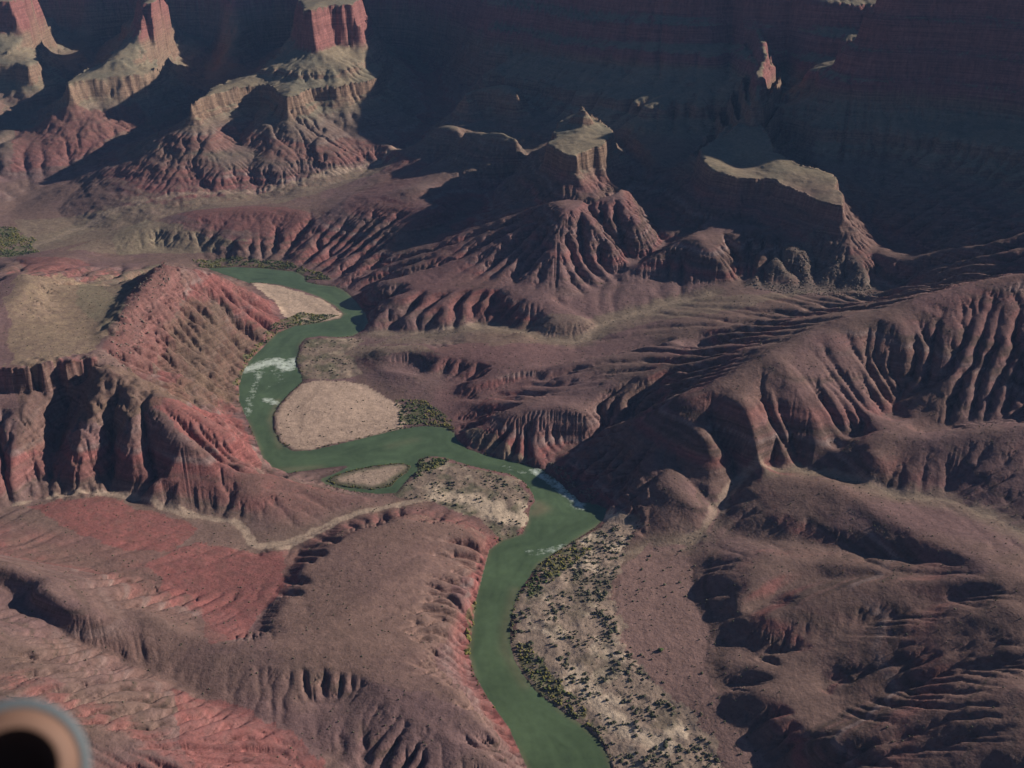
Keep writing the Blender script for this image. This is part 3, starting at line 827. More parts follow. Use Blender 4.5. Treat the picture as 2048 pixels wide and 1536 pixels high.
    dl = mixc(np.broadcast_to(SAND * 0.55, col.shape), OLIVE * 1.3, smooth(-0.1, 0.3, n_30))
    dl = mixc(dl, PALE * 0.95, (1 - smooth(10, 24, polydist(X, Y, POINTSAND, False, 60) + n_30 * 14)))
    dl = mixc(dl, PALE * 0.85, smooth(0.2, 0.45, fbm(X, Y, 30, 3, 0.6, 41)) * 0.6)
    col = mixc(col, dl, m)
    m = inpoly(X, Y, FLAT['island']).astype(np.float32)
    di = polydist(X, Y, ISLAND, True, 60)
    col = mixc(col, mixc(np.broadcast_to(OLIVE * 1.4, col.shape), SAND * 0.8, smooth(6, 18, di + n_30 * 8)), m)
    m = inpoly(X + n_mid * 10, Y + n_30 * 6, FLAT['fan']).astype(np.float32) * smooth(0.24, 0.12, SL)
    col = mixc(col, FANC * (1 + 0.10 * n_mid)[..., None], m * (1 - m0))
    for g in GREENS:
        m = inpoly(X + n_30 * 8, Y + n_30 * 8, g).astype(np.float32)
        col = mixc(col, C(.105, .115, .050), m * smooth(-0.35, 0.2, n_30 + n_fine) * 0.8)
    # wet dark rim at the water's edge, bed under the water
    col = mixc(col, col * 0.62, smooth(1.3, 0.35, Z))
    col = mixc(col, C(.13, .12, .085), (Z < -0.02).astype(np.float32))
    col = col * (1 + 0.16 * n_fine + 0.10 * n_30)[..., None]
    return np.clip(col, 0.015, 0.7)


BANK = ppoly([(1000, 1085), (985, 1110), (975, 1140), (960, 1190), (940, 1240), (925, 1300), (935, 1350), (965, 1395), (1000, 1440), (1030, 1495)])
G2W = un(*np.array(GULLY2, float).T)
TRAIL = ppoly([(560, 1098), (640, 1066), (700, 1032), (790, 1012), (860, 996), (930, 975), (1000, 958)])
DUNE = ppoly([(1150, 1345), (1180, 1385), (1215, 1425), (1260, 1465), (1330, 1490)])
POINTSAND = ppoly([(880, 992), (950, 1000), (1010, 1035), (1050, 1040), (1056, 1015)])
PAINT = []


def paint(px, c, k, soft=8.0):
    PAINT.append((ppoly(px), c, k, soft, 0))


paint([(60, 1012), (200, 992), (300, 1022), (400, 1055), (360, 1105), (250, 1100), (150, 1062)], REDB * C(1.0, .95, .95), .85, 9)
paint([(300, 1130), (400, 1085), (470, 1098), (560, 1102), (562, 1160), (540, 1200), (490, 1275), (420, 1290), (395, 1200), (330, 1180)], REDB, .9, 8)
paint([(340, 1378), (430, 1402), (520, 1436), (600, 1482), (680, 1560), (400, 1580), (360, 1450)], REDB, .85, 8)
paint([(20, 1010), (60, 1080), (300, 1150), (400, 1240), (480, 1290), (300, 1250), (120, 1200), (20, 1120)], BROWN * .92, .5, 9)
paint([(620, 1090), (720, 1050), (850, 1030), (960, 1070), (960, 1120), (900, 1230), (880, 1330), (950, 1430), (800, 1380), (560, 1310), (520, 1270), (590, 1190)], BROWN * C(1.08, 1.05, 1.03), .85, 10)
paint([(30, 560), (120, 545), (240, 600), (200, 700), (100, 728), (20, 735), (20, 600)], BADT, .9, 10)
paint([(30, 516), (110, 514), (185, 530), (150, 550), (60, 545)], RED * 1.05, .9, 6)
paint([(190, 560), (330, 525), (260, 600), (215, 660), (150, 600)], OLIVE * 1.5, .7, 8)
paint([(385, 540), (450, 560), (540, 605), (560, 640), (520, 655), (470, 620), (420, 590)], RED * C(1.15, 1.0, 1.0), .8, 8)
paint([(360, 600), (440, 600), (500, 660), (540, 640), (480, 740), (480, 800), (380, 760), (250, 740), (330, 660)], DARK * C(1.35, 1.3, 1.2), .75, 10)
paint([(210, 700), (250, 610), (325, 520), (370, 590), (340, 680), (290, 760)], RED * C(1.0, 1.0, 1.0), .75, 8)
paint([(290, 800), (350, 800), (470, 830), (500, 880), (525, 930), (460, 920), (380, 880)], REDB * C(1.05, 1.0, 1.0), .8, 8)
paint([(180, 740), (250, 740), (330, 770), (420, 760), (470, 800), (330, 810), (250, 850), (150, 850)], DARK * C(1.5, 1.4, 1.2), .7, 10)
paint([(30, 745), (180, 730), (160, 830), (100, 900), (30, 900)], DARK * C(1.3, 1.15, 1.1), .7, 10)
paint([(30, 260), (130, 215), (280, 205), (290, 250), (130, 335), (30, 350)], RED * C(1.1, 1, 1), .7, 12)
paint([(200, 350), (330, 290), (450, 330), (450, 400), (330, 400)], RED, .45, 14)
paint([(220, 470), (290, 440), (400, 470), (500, 495), (400, 505), (230, 510)], TAN * .92, .85, 10)
paint([(350, 430), (500, 412), (620, 425), (600, 480), (520, 470), (420, 455)], RED * 1.05, .85, 10)
paint([(830, 480), (1000, 430), (1110, 400), (1240, 490), (1240, 550), (1060, 575), (780, 560)], MAUVE * C(1.12, 1.0, 1.0), .30, 12)
paint([(600, 690), (700, 690), (830, 690), (880, 715), (820, 700), (740, 720), (680, 700)], TAN * 1.0, .6, 8)
paint([(920, 858), (960, 856), (1040, 905), (1075, 928), (1000, 918), (940, 895)], TAN * 1.1, .75, 6)
paint([(1480, 570), (1560, 500), (1640, 450), (1690, 500), (1760, 580), (1600, 590)], C(.165, .135, .11), .7, 10)
paint([(30, 440), (200, 420), (350, 405), (540, 380), (700, 335), (800, 305), (790, 325), (700, 365), (560, 405), (350, 430), (220, 465), (60, 510)], TAN * 1.0, .6, 12)
paint([(740, 690), (860, 660), (1000, 650), (1180, 640), (1330, 598), (1500, 588), (1660, 584), (1500, 612), (1300, 645), (1150, 690), (1000, 690), (880, 690)], TAN * .95, .5, 14)
paint([(200, 470), (290, 440), (340, 500), (240, 512), (130, 500)], TAN * 1.0, .6, 10)
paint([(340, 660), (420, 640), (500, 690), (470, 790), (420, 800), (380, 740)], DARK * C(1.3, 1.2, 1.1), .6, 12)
GREENS = [ppoly(p) for p in (
    [(385, 520), (450, 517), (560, 522), (640, 545), (665, 562), (610, 560), (590, 541), (480, 532), (400, 535)],
    [(-40, 452), (30, 455), (48, 470), (75, 478), (62, 492), (80, 505), (40, 512), (-40, 515)],
    [(560, 640), (600, 625), (680, 632), (640, 645), (560, 662), (520, 695), (495, 725), (480, 770), (468, 770), (490, 710), (530, 665)],
    [(790, 800), (850, 800), (905, 845), (910, 862), (850, 850), (800, 850)],
    [(935, 1235), (960, 1185), (1000, 1080), (1010, 1085), (980, 1130), (955, 1240), (945, 1310), (930, 1310)],
    [(1030, 1285), (1060, 1290), (1100, 1340), (1170, 1420), (1215, 1480), (1170, 1450), (1080, 1385), (1040, 1330)],
    [(1075, 1130), (1110, 1105), (1160, 1085), (1180, 1100), (1120, 1150), (1060, 1200), (1050, 1170)],
    [(835, 920), (860, 914), (900, 920), (870, 940), (830, 960)],
)]

# ------------------------------------------------------------------ mesh of the land, in named pieces that share their edges
rsel = []
k = 0
while k < NR:
    rsel.append(k)
    r = math.exp(LR0 + DT * k)
    k += 2 if r < 2150 else (1 if r < 3500 else 3)
rows_lr = LR0 + DT * np.array(rsel)
near = np.linspace(math.log(40.0), LR0, 26)[:-1]
far = np.linspace(rows_lr[-1], math.log(45000.0), 26)[1:]
lr_all = np.concatenate([near, rows_lr, far])
th_core = TH0 + DT * np.arange(NC)
grow = np.cumsum(np.geomspace(DT * 2, 0.12, 70))
grow = grow[grow < math.pi - TH1]
th_all = np.concatenate([TH0 - grow[::-1], th_core, TH1 + grow])
nl = len(grow)
RR = np.exp(lr_all)[:, None]
GX = (RR * np.sin(th_all)[None]).astype(np.float32); GY = (RR * np.cos(th_all)[None]).astype(np.float32)
nR, nC = GX.shape
ri = np.concatenate([np.zeros(len(near), int), np.array(rsel), np.full(len(far), NR - 1)])
ci = np.concatenate([np.zeros(nl, int), np.arange(NC), np.full(nl, NC - 1)])
GZ = H1[np.ix_(ri, ci)].copy()
GF = flat1[np.ix_(ri, ci)]
ex_t = np.maximum(np.abs(th_all) - TH1, 0)[None, :]; ex_n = np.maximum(LR0 - lr_all, 0)[:, None]; ex_f = np.maximum(lr_all - LR1, 0)[:, None]
outer = np.clip(ex_t / 0.5 + ex_n / 0.6 + ex_f / 0.5, 0, 1)
generic = 140 + 620 * smooth(2000, 3000, RR) + 300 * smooth(5000, 9000, RR) + (fbm(GX, GY, 900, 5, 0.5, 3) * 150)
generic = np.where(RR < 740, 60 + fbm(GX, GY, 300, 4, 0.5, 3) * 40, generic)
outer = smooth(0, 1, outer)
GZ = GZ * (1 - outer) + np.maximum(generic, 5) * outer
isout = ((ex_t + ex_n + ex_f) > 0)
gzy, gzx = np.gradient(GZ)
dlr = np.gradient(lr_all)[:, None]; dth = np.gradient(th_all)[None, :]
GS = np.hypot(gzx / (RR * dth), gzy / (RR * dlr))
RDG = rd[np.ix_(ri, ci)]
COL = ground_colour(GX, GY, GZ, GS, GF, RDG)

# vertex normals of the whole sheet so the pieces join without a seam
P3 = np.stack([GX, GY, GZ], -1).astype(np.float64)
du = np.gradient(P3, axis=1); dv = np.gradient(P3, axis=0)
NRM = np.cross(du, dv); NRM /= np.maximum(np.linalg.norm(NRM, axis=-1, keepdims=True), 1e-9)
NRM = np.where(NRM[..., 2:] < 0, -NRM, NRM)

# pieces: nearest of a few seed places, plus the bars by outline
SEEDS = [('ground', None)]
names = ['ground', 'sandbar', 'sandbar', 'river_island', 'sand_delta', 'sand_spit', 'shore', 'alluvial_fan']
plab = ['open desert ground around the canyon', 'small pale crescent sandbar inside the far river bend', 'large pale tan sandbar below the main rapid', 'small grassy gravel island in the side channel', 'dune covered delta dotted with shrubs right of the river',
        'scrubby sand spit at the mouth of the wash', 'scrubby shore between the rapid and the large sandbar', 'smooth reddish alluvial fan below the right hand hills']
hills = [
    ('hill', 'great reddish hill with dark gullied spurs right of the river', [(1300, 880), (1350, 960), (1450, 800), (1500, 880), (1600, 720), (1650, 830), (1750, 700), (1880, 640), (1200, 900), (1230, 980)]),
    ('hill', 'rounded hill at the right edge beyond the curving wash', [(1760, 880), (1900, 900), (1990, 880), (1900, 760), (2000, 760)]),
    ('hill', 'low ribbed mauve hills in the lower right corner', [(1560, 980), (1650, 1030), (1500, 1130), (1600, 1200), (1800, 1100), (1950, 1180), (1700, 1300), (1900, 1300), (1560, 1400), (1750, 1450), (1950, 1450)]),
    ('hill', 'dark and red gullied hill between the wash and the river', [(230, 800), (170, 880), (280, 900), (400, 880), (480, 900), (350, 960), (480, 980), (600, 980), (60, 850), (100, 950)]),
    ('rock_peak', 'jagged red and dark peak above the upper river bend', [(330, 560), (300, 640), (420, 580), (420, 680), (520, 620), (260, 690), (440, 760)]),
    ('hill', 'tan badland slope at the left edge behind the jagged peak', [(80, 600), (150, 660), (60, 690), (220, 610)]),
    ('hill', 'smooth brown hill in the lower left beside the green river', [(800, 1100), (700, 1200), (900, 1200), (800, 1330), (900, 1400), (600, 1330), (960, 1480)]),
    ('hill', 'brown slope in the lower left corner below the gully', [(100, 1380), (250, 1420), (400, 1480), (550, 1520), (50, 1500)]),
    ('hill', 'dark brown slope above the red flats at lower left', [(80, 1180), (200, 1230), (330, 1270), (60, 1120)]),
    ('red_flat', 'bright red flats beside the sandy wash at lower left', [(200, 1040), (330, 1060), (450, 1130), (480, 1220), (350, 1130)]),
    ('badlands', 'low striped badlands right of the upper river bend', [(800, 600), (900, 590), (850, 700), (1000, 700), (1100, 640), (1000, 780), (1200, 720), (1350, 660), (1100, 830), (1450, 620)]),
    ('butte', 'reddish conical butte capped by a lit tan cliff', [(1140, 260), (1150, 330), (1100, 470), (1000, 500), (900, 530), (1200, 480), (1240, 400), (860, 420), (750, 470), (950, 380)]),
    ('hill', 'small reddish pyramid hill between the butte and the mesa', [(1390, 490), (1330, 530), (1420, 540)]),
    ('mesa', 'sunlit flat mesa ending in a grey talus cone', [(1440, 310), (1520, 340), (1620, 380), (1680, 420), (1640, 500), (1560, 550), (1700, 550)]),
    ('butte', 'tall upper left butte with a tan bench cliff and red cap', [(450, 200), (680, 190), (650, 120), (660, 60), (400, 300), (550, 300), (680, 290), (250, 370), (560, 150)]),
    ('butte', 'far left butte with a fluted cliff above red slopes', [(220, 180), (300, 100), (150, 250), (230, 230), (60, 310)]),
    ('valley_floor', 'tan valley floor with a pale wash at upper left', [(100, 480), (200, 440), (350, 430), (500, 400), (650, 370), (300, 470), (450, 480), (560, 450)]),
]
seeds = []; sid = []
for n, (nm, lb, pts) in enumerate(hills):
    q = ppoly(pts)
    seeds.append(q); sid += [len(names)] * len(q)
    names.append(nm); plab.append(lb)
names.append('canyon_wall'); plab.append('great canyon wall in deep blue shadow across the background')
wallp = np.array([(-2000, 4200), (-1200, 4200), (-700, 4100), (-200, 3900), (200, 3500), (450, 3150), (300, 2800), (620, 3100), (900, 3000), (1000, 2600), (900, 2500), (1200, 2400), (1300, 2100), (1500, 3000), (0, 4500), (1000, 4500), (-200, 3500), (-1500, 3700)], float)
seeds.append(np.c_[wallp, np.zeros(len(wallp))]); sid += [len(names) - 1] * len(wallp)
seeds = np.concatenate(seeds); sid = np.array(sid)
fx = (GX[:-1, :-1] + GX[1:, 1:]) / 2; fy = (GY[:-1, :-1] + GY[1:, 1:]) / 2
bx = fx + fbm(fx, fy, 120, 3, 0.5, 51) * 50; by = fy + fbm(fx, fy, 120, 3, 0.5, 52) * 50
bd = np.full(fx.shape, 1e12, np.float32); LAB = np.zeros(fx.shape, np.int16)
for (qx, qy, _), s in zip(seeds, sid):
    d = (bx - qx) ** 2 + (by - qy) ** 2
    m = d < bd
    bd[m] = d[m]; LAB[m] = s
for n, key in ((7, 'fan'), (4, 'delta'), (5, 'point'), (6, 'north'), (1, 'upper'), (2, 'big'), (3, 'island')):
    LAB[inpoly(fx, fy, FLAT[key])] = n
LAB[(isout[:-1, :-1] | isout[1:, 1:])] = 0


def grid_piece(name, mask, mat, Z=None, attrs=None):
    f = np.argwhere(mask)
    a = f[:, 0] * nC + f[:, 1]
    quad = np.stack([a, a + 1, a + nC + 1, a + nC], 1)
    used, inv = np.unique(quad, return_inverse=True)
    co = np.stack([GX.ravel()[used], GY.ravel()[used], (GZ if Z is None else Z).ravel()[used]], 1).astype(np.float32)
    me = bpy.data.meshes.new(name)
    nf = len(quad)
    me.vertices.add(len(used)); me.loops.add(nf * 4); me.polygons.add(nf)
    me.vertices.foreach_set('co', co.ravel())
    me.loops.foreach_set('vertex_index', inv.astype(np.int32).ravel())
    me.polygons.foreach_set('loop_start', np.arange(0, nf * 4, 4, dtype=np.int32))
    me.update(calc_edges=True)
    me.polygons.foreach_set('use_smooth', np.ones(nf, bool))
    if attrs:
        for an, arr in attrs.items():
            if arr.ndim == 3:
                at = me.attributes.new(an, 'FLOAT_COLOR', 'POINT')
                c4 = np.ones((len(used), 4), np.float32); c4[:, :3] = arr.reshape(-1, 3)[used]
                at.data.foreach_set('color', c4.ravel())
            else:
                at = me.attributes.new(an, 'FLOAT', 'POINT')
                at.data.foreach_set('value', arr.ravel()[used].astype(np.float32))
    me.materials.append(mat)
    ob = bpy.data.objects.new(name, me)
    scene.collection.objects.link(ob)
    return ob, used


# ------------------------------------------------------------------ materials
def new_mat(name):
    m = bpy.data.materials.new(name); m.use_nodes = True
    n = m.node_tree.nodes; l = m.node_tree.links
    return m, n, l, n['Principled BSDF']


def noise_node(n, l, coord, scale, detail=6, rough=0.6):
    t = n.new('ShaderNodeTexNoise'); t.inputs['Scale'].default_value = scale
    t.inputs['Detail'].default_value = detail; t.inputs['Roughness'].default_value = rough
    l.new(coord, t.inputs['Vector'])
    return t.outputs['Fac']


def ramp(n, l, fac, lo, hi, vlo, vhi):
    t = n.new('ShaderNodeMapRange'); l.new(fac, t.inputs['Value'])
    for k_, v_ in (('From Min', lo), ('From Max', hi), ('To Min', vlo), ('To Max', vhi)): t.inputs[k_].default_value = v_
    return t.outputs[0]


def math_node(n, l, op, a, b):
    t = n.new('ShaderNodeMath'); t.operation = op
    for q, s in ((a, 0), (b, 1)):
        if isinstance(q, (int, float)): t.inputs[s].default_value = q
        else: l.new(q, t.inputs[s])
    return t.outputs[0]


def scale_col(n, l, col, fac):
    t = n.new('ShaderNodeVectorMath'); t.operation = 'SCALE'
    l.new(col, t.inputs[0]); l.new(fac, t.inputs['Scale'])
    return t.outputs[0]


LAND, n, l, bs = new_mat('weathered_rock_and_soil')
geo = n.new('ShaderNodeNewGeometry'); pos = geo.outputs['Position']
att = n.new('ShaderNodeAttribute'); att.attribute_name = 'rock_colour'
f1 = ramp(n, l, noise_node(n, l, pos, 0.16, 5, 0.65), 0.3, 0.7, 0.80, 1.20)
f2 = ramp(n, l, noise_node(n, l, pos, 0.9, 3, 0.7), 0.3, 0.7, 0.86, 1.14)
spk = ramp(n, l, noise_node(n, l, pos, 0.33, 2, 0.5), 0.62, 0.68, 1.0, 0.72)      # small stones and low brush
f = math_node(n, l, 'MULTIPLY', math_node(n, l, 'MULTIPLY', f1, f2), spk)
# bedding and joints show on steep rock
def squash(kx, kz):
    t = n.new('ShaderNodeVectorMath'); t.operation = 'MULTIPLY'; l.new(pos, t.inputs[0]); t.inputs[1].default_value = (kx, kx, kz)
    return t.outputs[0]
sep = n.new('ShaderNodeSeparateXYZ'); l.new(geo.outputs['True Normal'], sep.inputs[0])
steepa = ramp(n, l, sep.outputs['Z'], 0.95, 0.66, 0.0, 0.75)
steepf = ramp(n, l, sep.outputs['Z'], 0.72, 0.42, 0.0, 1.0)
beds = noise_node(n, l, squash(0.006, 0.30), 1.0, 4, 0.7)
joint = noise_node(n, l, squash(0.16, 0.012), 1.0, 4, 0.65)
bb_ = math_node(n, l, 'MULTIPLY', math_node(n, l, 'SUBTRACT', ramp(n, l, beds, 0.32, 0.68, 0.55, 1.45), 1.0), steepa)
jj_ = math_node(n, l, 'MULTIPLY', math_node(n, l, 'SUBTRACT', ramp(n, l, joint, 0.3, 0.7, 0.76, 1.24), 1.0), steepf)
f = math_node(n, l, 'MULTIPLY', f, math_node(n, l, 'ADD', math_node(n, l, 'ADD', bb_, jj_), 1.0))
l.new(scale_col(n, l, att.outputs['Color'], f), bs.inputs['Base Color'])
bs.inputs['Roughness'].default_value = 0.95
bs.inputs['Specular IOR Level'].default_value = 0.12
bmp = n.new('ShaderNodeBump'); bmp.inputs['Strength'].default_value = 0.65; bmp.inputs['Distance'].default_value = 2.8
hsum = math_node(n, l, 'ADD', noise_node(n, l, pos, 0.07, 7, 0.62), math_node(n, l, 'MULTIPLY', noise_node(n, l, pos, 0.3, 4, 0.6), 0.35))
hsum = math_node(n, l, 'ADD', hsum, math_node(n, l, 'MULTIPLY', math_node(n, l, 'ADD', beds, joint), math_node(n, l, 'MULTIPLY', steepf, 0.7)))
l.new(hsum, bmp.inputs['Height']); l.new(bmp.outputs[0], bs.inputs['Normal'])

WATER, n, l, bs = new_mat('silty_green_river_water')
geo = n.new('ShaderNodeNewGeometry'); pos = geo.outputs['Position']
fo = n.new('ShaderNodeAttribute'); fo.attribute_name = 'foam'
sh = n.new('ShaderNodeAttribute'); sh.attribute_name = 'shoal'
mx = n.new('ShaderNodeMix'); mx.data_type = 'RGBA'
mx.inputs['A'].default_value = (.092, .136, .070, 1); mx.inputs['B'].default_value = (.20, .175, .105, 1)
l.new(sh.outputs['Fac'], mx.inputs['Factor'])
silt = scale_col(n, l, mx.outputs['Result'], math_node(n, l, 'MULTIPLY', ramp(n, l, noise_node(n, l, pos, 0.010, 5, 0.65), 0.3, 0.7, 0.80, 1.22), ramp(n, l, noise_node(n, l, pos, 0.09, 5, 0.7), 0.3, 0.7, 0.90, 1.10)))
stk = n.new('ShaderNodeAttribute'); stk.attribute_name = 'streak'
silt = scale_col(n, l, silt, ramp(n, l, stk.outputs['Fac'], -0.6, 0.6, 0.82, 1.18))
fn = math_node(n, l, 'ADD', math_node(n, l, 'MULTIPLY', noise_node(n, l, pos, 0.10, 6, 0.75), 1.3), math_node(n, l, 'MULTIPLY', stk.outputs['Fac'], 0.12))
foam = ramp(n, l, math_node(n, l, 'MULTIPLY', math_node(n, l, 'MULTIPLY', fo.outputs['Fac'], 2.0), fn), 0.66, 1.0, 0.0, 0.95)
mx2 = n.new('ShaderNodeMix'); mx2.data_type = 'RGBA'
l.new(foam, mx2.inputs['Factor']); l.new(silt, mx2.inputs['A']); mx2.inputs['B'].default_value = (.62, .70, .62, 1)
l.new(mx2.outputs['Result'], bs.inputs['Base Color'])
l.new(ramp(n, l, foam, 0, 1, 0.22, 0.7), bs.inputs['Roughness'])
bs.inputs['IOR'].default_value = 1.33
bs.inputs['Specular IOR Level'].default_value = 0.35
bmp = n.new('ShaderNodeBump'); bmp.inputs['Strength'].default_value = 0.30; bmp.inputs['Distance'].default_value = 0.5
l.new(math_node(n, l, 'ADD', noise_node(n, l, pos, 0.22, 4, 0.6), foam), bmp.inputs['Height']); l.new(bmp.outputs[0], bs.inputs['Normal'])

# ------------------------------------------------------------------ put the land down
NF = NRM.reshape(-1, 3)
for n_ in range(len(names)):
    mk = LAB == n_
    if not mk.any(): continue
    ob, used = grid_piece(names[n_], mk, LAND, None, {'rock_colour': COL})
    ob.data.normals_split_custom_set_from_vertices(NF[used].astype(np.float32))
    ob['kind'] = 'structure'; ob['label'] = plab[n_]

# river: a water sheet with real waves in the rapids
wet = GZ < 0.12
wm = wet[:-1, :-1] | wet[1:, :-1] | wet[:-1, 1:] | wet[1:, 1:]
wm &= ~(isout[:-1, :-1] | isout[1:, 1:])
rapids = [([(500, 738), (525, 728), (550, 722), (575, 735), (590, 722)], 20, .62), ([(545, 738), (565, 760), (540, 775)], 16, .40), ([(520, 745), (510, 775), (498, 805), (495, 830)], 13, .46), ([(535, 800), (550, 806)], 12, .58),
          ([(575, 950), (640, 952), (655, 955)], 8, .3), ([(1010, 935), (1060, 948), (1085, 945)], 13, .42), ([(1072, 942), (1110, 965), (1140, 990), (1160, 1012)], 13, .60), ([(1160, 1012), (1165, 1035)], 8, .3),
          ([(1060, 1105), (1100, 1102), (1130, 1092)], 10, .5), ([(985, 1120), (980, 1160), (965, 1200)], 14, .24), ([(700, 932), (690, 940)], 6, .4), ([(480, 850), (500, 800)], 12, .3), ([(1050, 1062), (1060, 1055)], 5, .4)]
FOAM = np.zeros(GX.shape, np.float32) + 0.06
for pts, w, s in rapids:
    a = np.array(pts, float); q = un(a[:, 0], a[:, 1], 0.0)
    d = polydist(GX, GY, q, False, 90)
    FOAM = np.maximum(FOAM, s * 1.2 * np.exp(-(d / (w * 1.45)) ** 2))
SHOAL = np.zeros(GX.shape, np.float32)
for pts, w, s in (([(1075, 1010), (1085, 1018), (1070, 1025)], 12, .8), ([(640, 935), (560, 940)], 8, .5), ([(780, 892), (830, 880)], 10, .25), ([(1030, 1180), (1012, 1250), (1010, 1300), (1050, 1370)], 8, .4), ([(556, 800), (540, 840), (560, 895)], 6, .5), ([(690, 628), (600, 648)], 5, .4)):
    a = np.array(pts, float); q = un(a[:, 0], a[:, 1], 0.0)
    SHOAL = np.maximum(SHOAL, s * np.exp(-(polydist(GX, GY, q, False, 90) / w) ** 2))
CENTRE = un(*np.array([(430, 541), (530, 548), (600, 560), (660, 590), (705, 630), (690, 655), (620, 662), (570, 690), (535, 720), (530, 770), (515, 820), (525, 870), (570, 920), (680, 915), (800, 890), (900, 885), (1000, 930), (1090, 965), (1140, 1010), (1120, 1060),
    (1050, 1100), (1010, 1150), (985, 1230), (980, 1310), (1010, 1370), (1060, 1430), (1110, 1490), (1150, 1560), (1200, 1680)], float).T, 0.0)
STREAK = np.zeros(GX.shape, np.float32)
wv = wet
dcl, scl, _ = poly_s(GX[wv] + fbm(GX[wv], GY[wv], 60, 3) * 10, GY[wv] + fbm(GX[wv], GY[wv], 60, 3, 0.5, 7) * 10, CENTRE, False)
STREAK[wv] = fbm(scl * 0.16, RDG[wv] + dcl * 0.3, 9, 4, 0.6, 131)
SHOAL = np.maximum(SHOAL, 0.55 * smooth(7, 0, RDG) * smooth(-0.2, 0.3, fbm(GX, GY, 120, 2, 0.5, 133)))
WZ = np.clip(FOAM - 0.2, 0, 1) * fbm(GX, GY, 9, 3, 0.6, 61) * 2.2
river, _ = grid_piece('river', wm, WATER, WZ.astype(np.float32), {'foam': FOAM, 'shoal': SHOAL, 'streak': STREAK})
river['kind'] = 'structure'; river['label'] = 'silty green river winding between sandbars with white rapids'

# ------------------------------------------------------------------ plants and stones
def tag(o, label, cat=None, group=None, kind=None):
    o['label'] = label
    if cat: o['category'] = cat
    if group: o['group'] = group
    if kind: o['kind'] = kind
    return o


LEAF, n, l, bs = new_mat('desert_foliage')
att = n.new('ShaderNodeAttribute'); att.attribute_name = 'leaf_colour'
geo = n.new('ShaderNodeNewGeometry')
l.new(scale_col(n, l, att.outputs['Color'], ramp(n, l, noise_node(n, l, geo.outputs['Position'], 0.8, 3, 0.6), 0.3, 0.7, 0.7, 1.3)), bs.inputs['Base Color'])
bs.inputs['Roughness'].default_value = 0.9; bs.inputs['Specular IOR Level'].default_value = 0.1
STONE, n, l, bs = new_mat('fallen_stone')
geo = n.new('ShaderNodeNewGeometry')
cr = n.new('ShaderNodeValToRGB'); l.new(noise_node(n, l, geo.outputs['Position'], 0.12, 4, 0.6), cr.inputs[0])
cr.color_ramp.elements[0].color = (.10, .075, .06, 1); cr.color_ramp.elements[1].color = (.27, .215, .17, 1)
cr.color_ramp.elements[0].position = 0.35; cr.color_ramp.elements[1].position = 0.65
l.new(cr.outputs[0], bs.inputs['Base Color']); bs.inputs['Roughness'].default_value = 0.95

phi = (1 + 5 ** 0.5) / 2
ICO_V = np.array([(-1, phi, 0), (1, phi, 0), (-1, -phi, 0), (1, -phi, 0), (0, -1, phi), (0, 1, phi), (0, -1, -phi), (0, 1, -phi), (phi, 0, -1), (phi, 0, 1), (-phi, 0, -1), (-phi, 0, 1)], float) / math.hypot(1, phi)
ICO_F = np.array([(0, 11, 5), (0, 5, 1), (0, 1, 7), (0, 7, 10), (0, 10, 11), (1, 5, 9), (5, 11, 4), (11, 10, 2), (10, 7, 6), (7, 1, 8), (3, 9, 4), (3, 4, 2), (3, 2, 6), (3, 6, 8), (3, 8, 9), (4, 9, 5), (2, 4, 11), (6, 2, 10), (8, 6, 7), (9, 8, 1)])


def mesh_from(name, V, F, mat, colours=None):
    me = bpy.data.meshes.new(name)
    me.vertices.add(len(V)); me.loops.add(len(F) * 3); me.polygons.add(len(F))
    me.vertices.foreach_set('co', np.asarray(V, np.float32).ravel())
    me.loops.foreach_set('vertex_index', np.asarray(F, np.int32).ravel())
    me.polygons.foreach_set('loop_start', np.arange(0, len(F) * 3, 3, dtype=np.int32))
    me.update(calc_edges=True)
    if colours is not None:
        at = me.attributes.new('leaf_colour', 'FLOAT_COLOR', 'POINT')
        c4 = np.ones((len(V), 4), np.float32); c4[:, :3] = colours
        at.data.foreach_set('color', c4.ravel())
    me.materials.append(mat)
    return me


prg = np.random.default_rng(23)


def clumps(P, S, flat=0.75, spread=0.0):
    """irregular 20-sided clumps at places P (N,3) with sizes S (radius)"""
    N = len(P)
    j = 1 + (prg.random((N, 12)) - 0.5) * 0.9
    V = ICO_V[None] * j[..., None]
    a = prg.random(N) * 6.283
    c, s_ = np.cos(a)[:, None], np.sin(a)[:, None]
    V = np.stack([V[..., 0] * c - V[..., 1] * s_, V[..., 0] * s_ + V[..., 1] * c, V[..., 2] * flat], -1)
    V[..., 0] *= (0.8 + 0.5 * prg.random(N))[:, None]
    V = V * S[:, None, None]
    V[..., 2] += (S * flat * 0.55)[:, None]
    V += P[:, None, :]
    F = ICO_F[None] + (np.arange(N) * 12)[:, None, None]
    return V.reshape(-1, 3), F.reshape(-1, 3)


def scatter(poly, count, noise_wl=30.0, thr=-0.2, seed=0, zmax_slope=0.8):
    poly = np.asarray(poly)[:, :2]
    x0, y0 = poly.min(0); x1, y1 = poly.max(0)
    out = []
    for _ in range(40):
        x = x0 + (x1 - x0) * prg.random(4000); y = y0 + (y1 - y0) * prg.random(4000)
        ok = inpoly(x, y, poly) & (fbm(x, y, noise_wl, 3, 0.6, seed) > thr)
        z = sample(H1, x, y)
        ok &= (z > 0.25) & (sample(slope1, x, y) < zmax_slope)
        out.append(np.stack([x, y, z], 1)[ok])
        if sum(len(o) for o in out) > count: break
    P = np.concatenate(out)[:count]
    return P


GREYG = C(.115, .110, .072); DKG = C(.080, .084, .050); YELG = C(.18, .165, .05); LIVE = C(.075, .105, .034)
